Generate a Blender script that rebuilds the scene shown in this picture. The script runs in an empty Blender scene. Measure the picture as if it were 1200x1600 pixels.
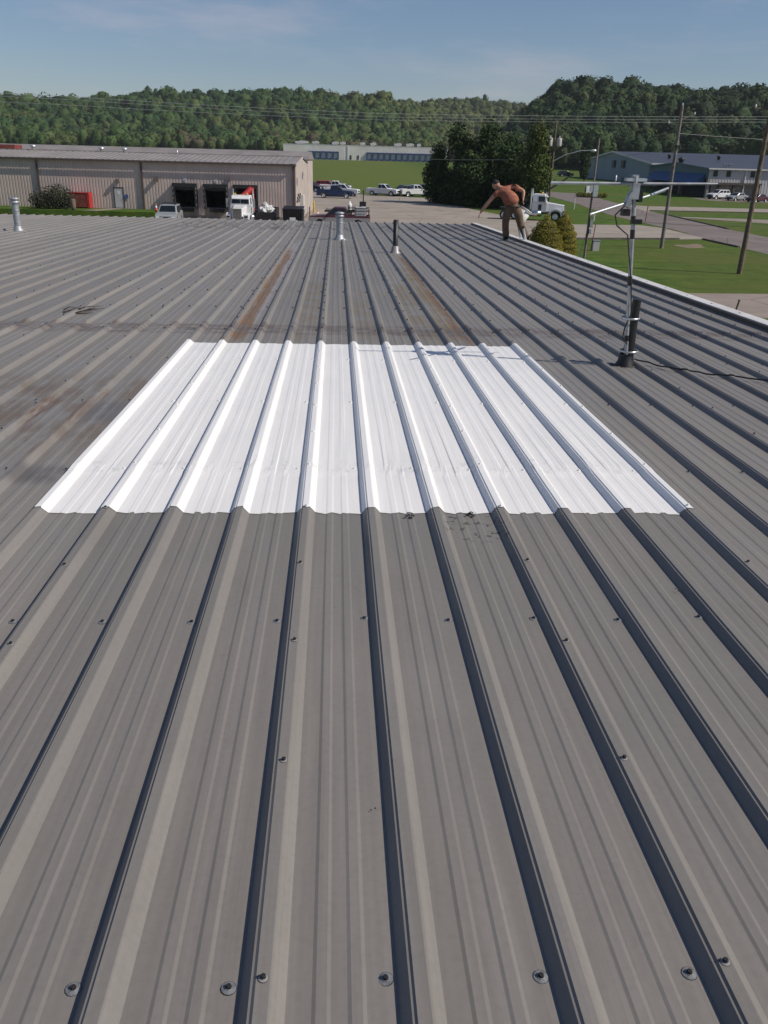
import bpy, bmesh, math, random
import numpy as np
from mathutils import Vector, Matrix

S = bpy.context.scene
COL = S.collection
rnd = random.Random(7)
rng = np.random.default_rng(11)
RAD = math.radians

# ------------------------------------------------------------------ camera
CAMZ = 6.5
PITCH, YAW, ROLL = RAD(23.29), RAD(3.636), RAD(1.515)
EAST = Vector((math.cos(YAW), -math.sin(YAW), 0))          # camera's level right
NORTH = Vector((math.sin(YAW), math.cos(YAW), 0))          # camera's level heading
fw = NORTH * math.cos(PITCH) + Vector((0, 0, -math.sin(PITCH)))
up0 = EAST.cross(fw)
xi = EAST * math.cos(ROLL) + up0 * math.sin(ROLL)
ui = up0 * math.cos(ROLL) - EAST * math.sin(ROLL)
cd = bpy.data.cameras.new('camera')
cam = bpy.data.objects.new('camera', cd)
COL.objects.link(cam)
M = Matrix((xi, ui, -fw)).transposed().to_4x4()
M.translation = Vector((0, 0, CAMZ))
cam.matrix_world = M
cd.sensor_fit = 'VERTICAL'
cd.sensor_height = 36.0
cd.lens = 36.0 * 1295.73 / 1600.0
cd.clip_start = 0.05
cd.clip_end = 8000
S.camera = cam

# ------------------------------------------------------------------ world, sun, exposure
SUN_EL = RAD(42)
SUN_AZ = math.atan2(0.955, -0.30)                            # clockwise from +Y
w = bpy.data.worlds.new('World')
S.world = w
w.use_nodes = True
wn = w.node_tree
bg = wn.nodes['Background']
sky = wn.nodes.new('ShaderNodeTexSky')
sky.sky_type = 'NISHITA'
sky.sun_disc = False
sky.sun_elevation = SUN_EL
sky.sun_rotation = SUN_AZ
sky.air_density = 1.0
sky.dust_density = 0.4
sky.ozone_density = 4.0
tint = wn.nodes.new('ShaderNodeMix'); tint.data_type = 'RGBA'; tint.blend_type = 'MULTIPLY'
tint.inputs[0].default_value = 1.0
tint.inputs[7].default_value = (1.0, 1.0, 1.07, 1)
wn.links.new(sky.outputs[0], tint.inputs[6])
tc = wn.nodes.new('ShaderNodeTexCoord')                    # faint high wisps
mpg = wn.nodes.new('ShaderNodeMapping'); mpg.inputs['Scale'].default_value = (2.2, 2.2, 11.0); mpg.inputs['Rotation'].default_value = (0.0, 0.25, 0.3)
wn.links.new(tc.outputs['Generated'], mpg.inputs[0])
nz_ = wn.nodes.new('ShaderNodeTexNoise'); nz_.inputs['Scale'].default_value = 1.6; nz_.inputs['Detail'].default_value = 7.0; nz_.inputs['Roughness'].default_value = 0.6
wn.links.new(mpg.outputs[0], nz_.inputs['Vector'])
mr_ = wn.nodes.new('ShaderNodeMapRange'); mr_.interpolation_type = 'SMOOTHSTEP'
for k_, v_ in ((1, 0.48), (2, 0.76), (3, 0.0), (4, 0.34)): mr_.inputs[k_].default_value = v_
wn.links.new(nz_.outputs[0], mr_.inputs[0])
cl_ = wn.nodes.new('ShaderNodeMix'); cl_.data_type = 'RGBA'
wn.links.new(mr_.outputs[0], cl_.inputs[0]); wn.links.new(tint.outputs[2], cl_.inputs[6]); cl_.inputs[7].default_value = (8.4, 7.3, 7.8, 1)
wn.links.new(cl_.outputs[2], bg.inputs[0])
bg.inputs[1].default_value = 0.072
ld = bpy.data.lights.new('sun', 'SUN')
ld.energy = 4.35
ld.angle = RAD(0.53)
ld.color = (1.0, 0.915, 0.80)
sun = bpy.data.objects.new('sun', ld)
COL.objects.link(sun)
sd = Vector((math.sin(SUN_AZ) * math.cos(SUN_EL), math.cos(SUN_AZ) * math.cos(SUN_EL), math.sin(SUN_EL)))
sun.rotation_euler = sd.to_track_quat('Z', 'Y').to_euler()
sun.location = (60, -12, 60)
S.view_settings.view_transform = 'Standard'
S.view_settings.look = 'None'
S.view_settings.exposure = 0.0
S.view_settings.gamma = 1.0
S.view_settings.use_curve_mapping = False

# ------------------------------------------------------------------ helpers
def tag(o, label=None, cat=None, group=None, kind=None):
    if label: o['label'] = label
    if cat: o['category'] = cat
    if group: o['group'] = group
    if kind: o['kind'] = kind
    return o

def thing(name, label, cat, loc=(0, 0, 0), rotz=0.0, group=None):
    o = bpy.data.objects.new(name, None)
    o.empty_display_size = 0.2
    COL.objects.link(o)
    o.location = loc
    o.rotation_euler = (0, 0, rotz)
    return tag(o, label, cat, group)

def link(name, me, parent=None, loc=(0, 0, 0), rot=(0, 0, 0)):
    o = bpy.data.objects.new(name, me)
    COL.objects.link(o)
    o.parent = parent
    o.location = loc
    o.rotation_euler = rot
    return o

def clone(o, parent=None):
    c = o.copy()
    COL.objects.link(c)
    c.parent = parent
    for ch in list(o.children):
        clone(ch, c)
    return c

class MB:
    """collects plain shapes into one mesh"""
    def __init__(s): s.v, s.f, s.sm = [], [], []
    def add(s, vs, fs, smooth=False):
        b = len(s.v)
        s.v += [tuple(p) for p in vs]
        s.f += [tuple(b + i for i in f) for f in fs]
        s.sm += [smooth] * len(fs)
        return s
    def box(s, x0, x1, y0, y1, z0, z1):
        return s.add([(x0,y0,z0),(x1,y0,z0),(x1,y1,z0),(x0,y1,z0),(x0,y0,z1),(x1,y0,z1),(x1,y1,z1),(x0,y1,z1)],
                     [(0,3,2,1),(4,5,6,7),(0,1,5,4),(1,2,6,5),(2,3,7,6),(3,0,4,7)])
    def hexa(s, lo, hi):
        return s.add(list(lo) + list(hi), [(0,3,2,1),(4,5,6,7),(0,1,5,4),(1,2,6,5),(2,3,7,6),(3,0,4,7)])
    def prism(s, poly, y0, y1):
        n = len(poly)
        vs = [(x, y0, z) for x, z in poly] + [(x, y1, z) for x, z in poly]
        fs = [tuple(range(n)), tuple(range(2*n-1, n-1, -1))]
        fs += [(i, i+n, (i+1) % n + n, (i+1) % n) for i in range(n)]
        return s.add(vs, fs)
    def flat(s, poly, z, t=0.02):
        n = len(poly)
        vs = [(x, y, z) for x, y in poly] + [(x, y, z-t) for x, y in poly]
        fs = [tuple(range(n)), tuple(range(2*n-1, n-1, -1))]
        fs += [(i, (i+1) % n, (i+1) % n + n, i+n) for i in range(n)]
        return s.add(vs, fs)
    def tube(s, path, r, n=8, cap=True):
        P = [Vector(p) for p in path]
        rs = r if isinstance(r, (list, tuple)) else [r] * len(P)
        vs, fs = [], []
        a = None
        for i, p in enumerate(P):
            d = (P[min(i+1, len(P)-1)] - P[max(i-1, 0)]).normalized()
            if a is None:
                a = d.cross(Vector((0, 0, 1)))
                if a.length < 0.2: a = d.cross(Vector((0, 1, 0)))
            a = a - d*a.dot(d)
            a.normalize(); b = d.cross(a)
            for k in range(n):
                t = 2*math.pi*k/n
                vs.append(p + (a*math.cos(t) + b*math.sin(t))*rs[i])
        for i in range(len(P)-1):
            for k in range(n):
                fs.append((i*n+k, (i+1)*n+k, (i+1)*n+(k+1) % n, i*n+(k+1) % n))
        s.add(vs, fs, True)
        if cap:
            s.add(vs[:n], [tuple(range(n))])
            s.add(vs[-n:], [tuple(range(n-1, -1, -1))])
        return s
    def lathe(s, prof, c=(0, 0, 0), n=16, axis='z', smooth=True):
        vs, fs = [], []
        for r, h in prof:
            for k in range(n):
                t = 2*math.pi*k/n
                if axis == 'z': vs.append((c[0]+r*math.cos(t), c[1]+r*math.sin(t), c[2]+h))
                elif axis == 'y': vs.append((c[0]+r*math.cos(t), c[1]+h, c[2]+r*math.sin(t)))
                else: vs.append((c[0]+h, c[1]+r*math.cos(t), c[2]+r*math.sin(t)))
        for i in range(len(prof)-1):
            for k in range(n):
                q = (i*n+k, i*n+(k+1) % n, (i+1)*n+(k+1) % n, (i+1)*n+k)
                fs.append(q if axis != 'y' else q[::-1])
        return s.add(vs, fs, smooth)
    def plate(s, q, t=0.012):
        q = [Vector(p) for p in q]
        nrm = (q[1]-q[0]).cross(q[3]-q[0]).normalized()*t
        return s.hexa([p - nrm*0.5 for p in q], [p + nrm for p in q])
    def mesh(s, name, mat):
        me = bpy.data.meshes.new(name)
        me.from_pydata(s.v, [], s.f)
        me.polygons.foreach_set('use_smooth', s.sm)
        if mat: me.materials.append(mat)
        me.update()
        return me
    def build(s, name, mat, parent=None, loc=(0, 0, 0), rot=(0, 0, 0)):
        return link(name, s.mesh(name, mat), parent, loc, rot)

def np_mesh(name, V, F, mat, colors=None, smooth=False):
    """F: (n,k) all same size"""
    me = bpy.data.meshes.new(name)
    n, k = F.shape
    me.vertices.add(len(V)); me.vertices.foreach_set('co', np.ascontiguousarray(V, dtype=np.float32).ravel())
    me.loops.add(n*k); me.loops.foreach_set('vertex_index', F.astype(np.int32).ravel())
    me.polygons.add(n)
    me.polygons.foreach_set('loop_start', np.arange(0, n*k, k, dtype=np.int32))
    me.polygons.foreach_set('loop_total', np.full(n, k, dtype=np.int32))
    if smooth: me.polygons.foreach_set('use_smooth', np.ones(n, dtype=bool))
    me.update(calc_edges=True)
    if colors is not None:
        at = me.color_attributes.new('Col', 'FLOAT_COLOR', 'POINT')
        c4 = np.ones((len(V), 4), dtype=np.float32); c4[:, :3] = colors
        at.data.foreach_set('color', c4.ravel())
    me.materials.append(mat)
    return me

# ------------------------------------------------------------------ materials
class NT:
    def __init__(s, name, rough=0.6, metal=0.0, spec=0.5):
        s.m = bpy.data.materials.new(name); s.m.use_nodes = True
        s.t = s.m.node_tree; s.b = s.t.nodes['Principled BSDF']
        s.b.inputs['Roughness'].default_value = rough
        s.b.inputs['Metallic'].default_value = metal
        s.b.inputs['Specular IOR Level'].default_value = spec
    def n(s, typ, **kw):
        x = s.t.nodes.new(typ)
        for k, v in kw.items(): setattr(x, k, v)
        return x
    def put(s, sock, v):
        if hasattr(v, 'is_linked') or isinstance(v, bpy.types.NodeSocket): s.t.links.new(v, sock)
        else: sock.default_value = v
    def math(s, op, a, b=0.0, clamp=False):
        x = s.n('ShaderNodeMath', operation=op, use_clamp=clamp)
        s.put(x.inputs[0], a); s.put(x.inputs[1], b)
        return x.outputs[0]
    def pos(s): return s.n('ShaderNodeNewGeometry').outputs['Position']
    def obj(s): return s.n('ShaderNodeTexCoord').outputs['Object']
    def xyz(s, v):
        x = s.n('ShaderNodeSeparateXYZ'); s.put(x.inputs[0], v); return x.outputs
    def scale(s, v, sc, off=(0, 0, 0)):
        x = s.n('ShaderNodeMapping'); s.put(x.inputs[0], v); x.inputs['Scale'].default_value = sc; x.inputs['Location'].default_value = off
        return x.outputs[0]
    def noise(s, v, sc=5.0, det=4.0, rough=0.55):
        x = s.n('ShaderNodeTexNoise'); s.put(x.inputs['Vector'], v)
        x.inputs['Scale'].default_value = sc; x.inputs['Detail'].default_value = det; x.inputs['Roughness'].default_value = rough
        return x.outputs[0]
    def ramp(s, v, a, b, lo=0.0, hi=1.0):
        x = s.n('ShaderNodeMapRange', interpolation_type='SMOOTHSTEP'); s.put(x.inputs[0], v)
        for i, q in enumerate((a, b, lo, hi)): x.inputs[1+i].default_value = q
        return x.outputs[0]
    def mix(s, f, a, b, blend='MIX'):
        x = s.n('ShaderNodeMix', data_type='RGBA', blend_type=blend)
        s.put(x.inputs[0], f)
        for i, q in ((6, a), (7, b)):
            if isinstance(q, tuple): q = (*q, 1.0) if len(q) == 3 else q
            s.put(x.inputs[i], q)
        return x.outputs[2]
    def col(s, c):
        if isinstance(c, tuple): c = (*c, 1.0)
        s.put(s.b.inputs['Base Color'], c); return s
    def bump(s, h, strength=0.2, dist=0.01):
        x = s.n('ShaderNodeBump'); x.inputs['Strength'].default_value = strength; x.inputs['Distance'].default_value = dist
        s.put(x.inputs['Height'], h); s.t.links.new(x.outputs[0], s.b.inputs['Normal']); return s

def mat(name, c, rough=0.6, metal=0.0, var=0.15, sc=3.0, bump=0.0, bsc=30.0, spec=0.5, world=False):
    N = NT(name, rough, metal, spec)
    p = N.pos() if world else N.obj()
    nz = N.noise(p, sc, 5.0)
    a = tuple(max(0, x*(1-var)) for x in c); b = tuple(min(1, x*(1+var)) for x in c)
    N.col(N.mix(N.ramp(nz, 0.3, 0.7), a, b))
    if bump: N.bump(N.noise(p, bsc, 3.0), bump, 0.01)
    return N.m

def box_mask(N, x, y, xc, hw, y0, y1, soft=0.05, ys=0.6):
    mx = N.ramp(N.math('ABSOLUTE', N.math('SUBTRACT', x, xc)), hw, hw+soft, 1.0, 0.0)
    my = N.math('MULTIPLY', N.ramp(y, y0, y0+ys), N.ramp(y, y1-ys, y1, 1.0, 0.0))
    return N.math('MULTIPLY', mx, my)

def roof_material():
    N = NT('aged_galvalume', 0.5, 0.0, 0.34)
    p = N.pos(); x, y, z = N.xyz(p)
    streak = N.noise(N.scale(p, (30, 0.5, 1)), 1.0, 5.0, 0.6)
    big = N.noise(N.scale(p, (0.9, 0.35, 1)), 1.0, 4.0)
    fine = N.noise(p, 60.0, 3.0)
    c = N.mix(N.ramp(streak, 0.3, 0.7), (0.192, 0.180, 0.167), (0.226, 0.212, 0.198))
    c = N.mix(N.ramp(big, 0.35, 0.7, 0, 0.75), c, (0.186, 0.180, 0.172))
    blot = N.noise(N.scale(p, (2.2, 1.1, 1), (7, 3, 0)), 1.0, 5.0, 0.65)
    c = N.mix(N.ramp(blot, 0.55, 0.75, 0, 0.4), c, (0.162, 0.147, 0.134))
    c = N.mix(N.ramp(fine, 0.4, 0.8, 0, 0.25), c, (0.142, 0.132, 0.123))
    speck = N.noise(p, 140.0, 2.0)
    c = N.mix(N.ramp(speck, 0.72, 0.8, 0, 0.5), c, (0.06, 0.055, 0.05))
    wob = N.noise(N.scale(p, (1, 0.7, 1)), 1.0, 3.0)
    xw = N.math('ADD', x, N.math('MULTIPLY', N.math('SUBTRACT', wob, 0.5), 0.09))
    n1 = N.noise(N.scale(p, (22, 1.4, 1)), 1.0, 5.0, 0.65)
    n2 = N.noise(N.scale(p, (6, 2.0, 1)), 1.0, 4.0, 0.6)
    rust, pale, ochre = (0.215, 0.130, 0.066), (0.26, 0.25, 0.25), (0.165, 0.135, 0.085)
    def stain(c, xc, hw, y0, y1, colr, k, nz, a=0.35, b=0.6, soft=0.05, ys=0.6):
        f = N.math('MULTIPLY', box_mask(N, xw, y, xc, hw, y0, y1, soft, ys), N.ramp(nz, a, b, 0, k))
        return N.mix(f, c, colr)
    c = stain(c, -0.92, 0.05, 8.6, 20.5, pale, 0.9, n2, 0.25, 0.5)
    n5 = N.noise(N.scale(p, (16, 2.6, 1), (4, 1, 0)), 1.0, 6.0, 0.75)
    c = stain(c, -0.95, 0.06, 7.7, 18.5, rust, 0.95, n5, 0.40, 0.52, 0.03)
    c = stain(c, -0.94, 0.02, 7.7, 17.5, (.16, .10, .055), 0.7, n1, 0.2, 0.5, 0.04)
    c = stain(c, -0.86, 0.03, 9.0, 21.5, (0.25, 0.24, 0.245), 0.8, n2, 0.35, 0.5, 0.02)
    c = stain(c, 1.27, 0.045, 7.6, 17.4, rust, 1.0, n5, 0.38, 0.54, 0.03)
    c = stain(c, 1.285, 0.010, 7.6, 17.4, (.125, .075, .045), 0.8, n1, 0.05, 0.40, 0.025)
    c = stain(c, 1.16, 0.06, 7.7, 15.0, ochre, 0.8, n2, 0.3, 0.6)
    c = stain(c, 0.92, 0.09, 7.7, 13.0, ochre, 0.6, n2, 0.3, 0.6)
    c = stain(c, -0.30, 0.09, 7.7, 13.0, ochre, 0.45, n2, 0.3, 0.6)
    c = stain(c, 0.30, 0.09, 7.7, 12.0, ochre, 0.35, n2, 0.3, 0.6)
    c = stain(c, -1.93, 0.03, 4.4, 6.0, (.105,.062,.04), 0.9, n1, 0.45, 0.62, 0.05, 0.5)
    c = stain(c, -1.63, 0.04, 4.0, 6.2, (0.12, 0.075, 0.048), 0.8, n1, 0.45, 0.65, 0.05, 0.5)
    c = stain(c, -2.25, 0.03, 4.6, 5.9, (.105,.062,.04), 0.8, n1, 0.5, 0.66, 0.05, 0.5)
    c = stain(c, -2.0, 0.50, 4.2, 6.6, (.125, .098, .078), 0.7, n2, 0.38, 0.62, 0.4, 0.6)
    c = stain(c, -1.55, 0.10, 3.9, 4.3, (0.10, 0.095, 0.095), 0.8, n2, 0.3, 0.5, 0.05, 0.15)
    c = stain(c, -1.50, 0.10, 5.0, 5.7, (0.12, 0.12, 0.125), 0.7, n2, 0.3, 0.5, 0.05, 0.2)
    # sealant and dirt across the end lap
    n3 = N.noise(N.scale(p, (3.2, 6, 1)), 1.0, 5.0, 0.7)
    c = stain(c, -3.0, 8.0, 8.2, 8.9, (0.125, 0.102, 0.092), 0.85, n3, 0.36, 0.58, 0.3, 0.15)
    c = stain(c, -3.0, 8.0, 8.44, 8.62, (0.10, 0.088, 0.082), 0.7, n2, 0.48, 0.66, 0.3, 0.06)
    # leaf litter stains by the far eave
    n4 = N.noise(N.scale(p, (10, 1.2, 1)), 1.0, 5.0, 0.7)
    c = stain(c, 0.0, 4.3, 24.5, 29.3, (0.055, 0.042, 0.034), 0.85, n4, 0.50, 0.62, 1.0, 1.2)
    # foot traffic / darker film near the patch
    c = stain(c, 0.62, 0.12, 3.2, 3.75, (0.06, 0.055, 0.05), 0.8, N.noise(p, 28.0, 3.0), 0.58, 0.62, 0.05, 0.1)
    chalk = N.noise(N.scale(p, (1.4, 0.8, 1), (3, 9, 0)), 1.0, 6.0, 0.7)
    c = N.mix(N.ramp(chalk, 0.52, 0.72, 0, 0.45), c, (0.235, 0.222, 0.208))
    run = N.noise(N.scale(p, (48, 0.22, 1), (1, 5, 0)), 1.0, 3.0, 0.6)
    c = N.mix(N.ramp(run, 0.56, 0.70, 0, 0.22), c, (0.118, 0.108, 0.098))
    scuff = N.noise(N.scale(p, (9, 7, 1)), 1.0, 6.0, 0.8)
    c = N.mix(N.ramp(scuff, 0.62, 0.70, 0, 0.22), c, (0.105, 0.098, 0.09))
    oi = N.n('ShaderNodeObjectInfo').outputs['Random']
    tone = N.n('ShaderNodeHueSaturation'); N.put(tone.inputs['Color'], c); N.put(tone.inputs['Value'], N.ramp(oi, 0.0, 1.0, 0.93, 1.07))
    c = tone.outputs[0]
    N.col(c)
    N.put(N.b.inputs['Roughness'], N.ramp(n2, 0.3, 0.7, 0.42, 0.62))
    N.bump(N.math('ADD', N.noise(N.scale(p, (4, 1.2, 1)), 1.0, 3.0), N.math('MULTIPLY', N.noise(p, 9.0, 4.0), 0.25)), 0.22, 0.02)
    return N.m

def white_coat_material():
    N = NT('white_elastomeric_coating', 0.42, 0.0, 0.4)
    p = N.pos(); x, y, z = N.xyz(p)
    brush = N.noise(N.scale(p, (34, 1.6, 1)), 1.0, 5.0, 0.65)
    big = N.noise(p, 1.8, 4.0)
    c = N.mix(N.ramp(brush, 0.3, 0.7), (0.735, 0.735, 0.73), (0.785, 0.785, 0.78))
    c = N.mix(N.ramp(big, 0.45, 0.75, 0, 0.6), c, (0.70, 0.705, 0.705))
    drip = N.noise(N.scale(p, (20, 9, 1)), 1.0, 5.0, 0.7)
    lap = N.math('MULTIPLY', N.ramp(y, 4.08, 4.16), N.ramp(y, 4.26, 4.36, 1.0, 0.0))
    c = N.mix(N.math('MULTIPLY', lap, N.ramp(drip, 0.54, 0.62, 0, 0.45)), c, (0.50, 0.50, 0.50))
    N.col(c)
    h = N.math('ADD', N.math('MULTIPLY', brush, 0.35), N.math('MULTIPLY', lap, N.math('MULTIPLY', drip, 2.5)))
    N.bump(h, 0.35, 0.004)
    return N.m

def grass_material():
    N = NT('mown_grass', 0.9, 0.0, 0.15)
    p = N.pos(); x, y, z = N.xyz(p)
    big = N.noise(p, 0.05, 6.0, 0.6); mid = N.noise(p, 0.6, 6.0, 0.65); fine = N.noise(p, 3.0, 6.0, 0.8)
    mow = N.noise(N.scale(p, (0.05, 0.7, 1)), 1.0, 3.0)
    c = N.mix(N.ramp(mid, 0.3, 0.7), (0.032, 0.076, 0.009), (0.094, 0.150, 0.020))
    c = N.mix(N.ramp(big, 0.4, 0.65, 0, 0.8), c, (0.098, 0.108, 0.026))
    c = N.mix(N.ramp(mow, 0.4, 0.7, 0, 0.5), c, (0.050, 0.100, 0.014))
    c = N.mix(N.ramp(fine, 0.5, 0.75, 0, 0.5), c, (0.10, 0.115, 0.036))
    far = N.math('MULTIPLY', N.ramp(y, 150, 185), N.ramp(x, 25, 45, 1.0, 0.0))
    c = N.mix(N.math('MULTIPLY', far, 0.75), c, N.mix(N.ramp(mow, 0.35, 0.7), (0.088, 0.122, 0.022), (0.125, 0.150, 0.032)))
    N.col(c); N.bump(N.math('ADD', fine, N.math('MULTIPLY', mid, 3.0)), 0.6, 0.08)
    return N.m

def paving_material(name, a, b, crack=True, sc=0.25):
    N = NT(name, 0.85, 0.0, 0.25)
    p = N.pos()
    big = N.noise(p, sc, 6.0, 0.6); fine = N.noise(p, 14.0, 4.0, 0.7); st = N.noise(p, 1.3, 5.0, 0.65)
    c = N.mix(N.ramp(big, 0.3, 0.7), a, b)
    c = N.mix(N.ramp(fine, 0.45, 0.8, 0, 0.4), c, tuple(q*0.65 for q in a))
    c = N.mix(N.ramp(st, 0.56, 0.70, 0, 0.5), c, tuple(q*0.6 for q in a))
    trk = N.noise(N.scale(p, (0.10, 0.9, 1), (2, 6, 0)), 1.0, 4.0, 0.6)
    c = N.mix(N.ramp(trk, 0.52, 0.68, 0, 0.35), c, tuple(q*0.72 for q in a))
    if crack:
        v = N.n('ShaderNodeTexVoronoi', feature='DISTANCE_TO_EDGE'); N.put(v.inputs['Vector'], p); v.inputs['Scale'].default_value = 0.16
        c = N.mix(N.ramp(v.outputs[0], 0.003, 0.012, 0.7, 0.0), c, tuple(q*0.45 for q in a))
    N.col(c); N.bump(fine, 0.3, 0.01)
    return N.m

def leaf_material(name, rough=0.75):
    N = NT(name, rough, 0.0, 0.2)
    a = N.n('ShaderNodeVertexColor', layer_name='Col')
    nz = N.noise(N.pos(), 0.9, 4.0, 0.7)
    N.col(N.mix(1.0, a.outputs[0], N.mix(N.ramp(nz, 0.3, 0.7), (0.75, 0.75, 0.75), (1.25, 1.22, 1.15)), 'MULTIPLY'))
    return N.m

MT = dict(
    roof=roof_material(), white=white_coat_material(), grass=grass_material(),
    lot=paving_material('old_concrete_lot', (0.27, 0.235, 0.20), (0.35, 0.31, 0.27)),
    road=paving_material('worn_asphalt', (0.165, 0.140, 0.130), (0.215, 0.185, 0.172)),
    drive=paving_material('concrete_drive', (0.24, 0.20, 0.17), (0.30, 0.255, 0.225)),
    leaf=leaf_material('leaves'),
    zinc=mat('galvanised_steel', (0.36, 0.38, 0.40), 0.5, 0.5, 0.2, 14.0),
    alu=mat('aluminium', (0.62, 0.64, 0.66), 0.35, 0.7, 0.12, 10.0),
    blackplastic=mat('black_plastic', (0.012, 0.012, 0.013), 0.45, 0, 0.3, 9.0),
    rubber=mat('tyre_rubber', (0.014, 0.014, 0.015), 0.8, 0, 0.25, 9.0),
    darksteel=mat('dark_steel', (0.022, 0.022, 0.024), 0.5, 0.3, 0.3, 6.0),
    trim_white=mat('white_trim_paint', (0.62, 0.61, 0.60), 0.45, 0, 0.12, 3.0),
    trim_dark=mat('dark_brown_trim', (0.05, 0.043, 0.04), 0.5, 0, 0.2, 3.0),
    tanwall=mat('tan_wall_sheet', (0.53, 0.435, 0.39), 0.55, 0, 0.08, 0.6, world=True),
    tanroof=mat('weathered_roof_sheet', (0.235, 0.215, 0.205), 0.5, 0.0, 0.14, 0.5, world=True),
    brown=mat('brown_trim_sheet', (0.085, 0.066, 0.056), 0.55, 0, 0.15, 2.0),
    dockpad=mat('dock_shelter_fabric', (0.016, 0.020, 0.022), 0.8, 0, 0.3, 3.0),
    inside=mat('dim_interior', (0.03, 0.032, 0.032), 0.9, 0, 0.2, 1.0),  # near-black colour carries the shade inside the bays and recess
    concrete=mat('cast_concrete', (0.24, 0.215, 0.19), 0.85, 0, 0.2, 1.5),
    glass=mat('dark_window_glass', (0.010, 0.013, 0.017), 0.08, 0, 0.1, 1.0, spec=0.6),
    chrome=mat('chrome', (0.62, 0.63, 0.65), 0.18, 1.0, 0.1, 5.0),
    lamp=mat('headlamp_lens', (0.72, 0.73, 0.75), 0.15, 0, 0.05, 5.0),
    redlens=mat('red_lens', (0.32, 0.015, 0.012), 0.2, 0, 0.1, 5.0),
    wood=mat('weathered_pole_wood', (0.135, 0.100, 0.078), 0.85, 0, 0.3, 5.0, 0.4, 20.0),
    greypole=mat('grey_weathered_pole', (0.175, 0.155, 0.14), 0.8, 0, 0.3, 5.0, 0.4, 20.0),
    wire=mat('wire', (0.09, 0.09, 0.095), 0.5, 0.4, 0.1, 1.0),
    palewire=mat('bare_aluminium_wire', (0.34, 0.35, 0.36), 0.5, 0.3, 0.1, 1.0),
    offwhite=mat('off_white_sheet', (0.78, 0.75, 0.71), 0.55, 0, 0.08, 0.15, world=True),
    blue=mat('dock_blue', (0.030, 0.062, 0.17), 0.6, 0, 0.15, 1.0),
    bluewall=mat('blue_grey_sheet', (0.27, 0.325, 0.36), 0.55, 0, 0.06, 0.2, world=True),
    tealwall=mat('teal_sheet', (0.10, 0.155, 0.17), 0.55, 0, 0.08, 0.3, world=True),
    greysheet=mat('light_grey_siding', (0.47, 0.46, 0.46), 0.55, 0, 0.08, 0.3, world=True),
    slate=mat('dark_roof_sheet', (0.045, 0.047, 0.060), 0.45, 0, 0.15, 0.3, world=True),
    awnblue=mat('blue_awning', (0.022, 0.085, 0.22), 0.6, 0, 0.1, 1.0),
    awnred=mat('maroon_awning', (0.16, 0.022, 0.032), 0.6, 0, 0.1, 1.0),
    red=mat('red_paint', (0.40, 0.028, 0.030), 0.45, 0, 0.2, 2.0),
    rustred=mat('faded_red_steel', (0.20, 0.048, 0.036), 0.65, 0, 0.25, 2.0),
    orange=mat('orange_plastic', (0.55, 0.11, 0.03), 0.5, 0, 0.1, 3.0),
    yellow=mat('safety_yellow', (0.52, 0.34, 0.03), 0.55, 0, 0.15, 3.0),
    carwhite=mat('white_car_paint', (0.68, 0.69, 0.70), 0.25, 0, 0.04, 1.0),
    carsilver=mat('silver_car_paint', (0.36, 0.385, 0.40), 0.28, 0.3, 0.05, 1.0),
    carblue=mat('navy_car_paint', (0.014, 0.030, 0.085), 0.22, 0, 0.1, 1.0),
    cardark=mat('charcoal_car_paint', (0.022, 0.028, 0.036), 0.25, 0, 0.1, 1.0),
    carteal=mat('slate_blue_car_paint', (0.05, 0.07, 0.085), 0.25, 0.1, 0.1, 1.0),
    carmaroon=mat('maroon_car_paint', (0.075, 0.020, 0.034), 0.3, 0, 0.12, 1.0),
    cargrey=mat('grey_lower_paint', (0.26, 0.25, 0.255), 0.35, 0, 0.1, 1.0),
    carred=mat('red_car_paint', (0.36, 0.03, 0.035), 0.25, 0, 0.1, 1.0),
    tank=mat('milky_tank_plastic', (0.55, 0.56, 0.56), 0.5, 0, 0.06, 2.0),
    bark=mat('bark', (0.07, 0.055, 0.042), 0.9, 0, 0.3, 6.0, 0.5, 18.0),
    twig=mat('dead_twig', (0.055, 0.045, 0.040), 0.9, 0, 0.3, 20.0),
    skin=mat('skin', (0.46, 0.235, 0.165), 0.55, 0, 0.08, 12.0),
    shirt=mat('rust_orange_shirt', (0.27, 0.098, 0.062), 0.9, 0, 0.30, 7.0, 1.0, 13.0),
    trouser=mat('brown_work_trousers', (0.125, 0.082, 0.056), 0.9, 0, 0.22, 7.0, 1.0, 12.0),
    boot=mat('dark_leather_boot', (0.045, 0.032, 0.026), 0.6, 0, 0.2, 14.0),
    hair=mat('dark_hair', (0.025, 0.022, 0.020), 0.8, 0, 0.2, 30.0),
    bucket=mat('white_bucket_plastic', (0.70, 0.70, 0.69), 0.4, 0, 0.05, 6.0),
    signblue=mat('blue_sign_paint', (0.05, 0.10, 0.26), 0.5, 0, 0.05, 3.0),
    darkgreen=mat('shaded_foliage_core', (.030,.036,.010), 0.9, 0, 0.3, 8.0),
    tar=mat('dried_leaf_litter', (0.022, 0.019, 0.016), 0.9, 0, 0.3, 40.0),
    earth=mat('bare_earth', (0.19, 0.145, 0.10), 0.95, 0, 0.25, 1.0, world=True),
    kerb=mat('shadow_toned_kerb', (0.10, 0.085, 0.075), 0.85, 0, 0.25, 1.0, world=True),  # kerb colour darkened to carry the shadow on its face
)

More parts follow.
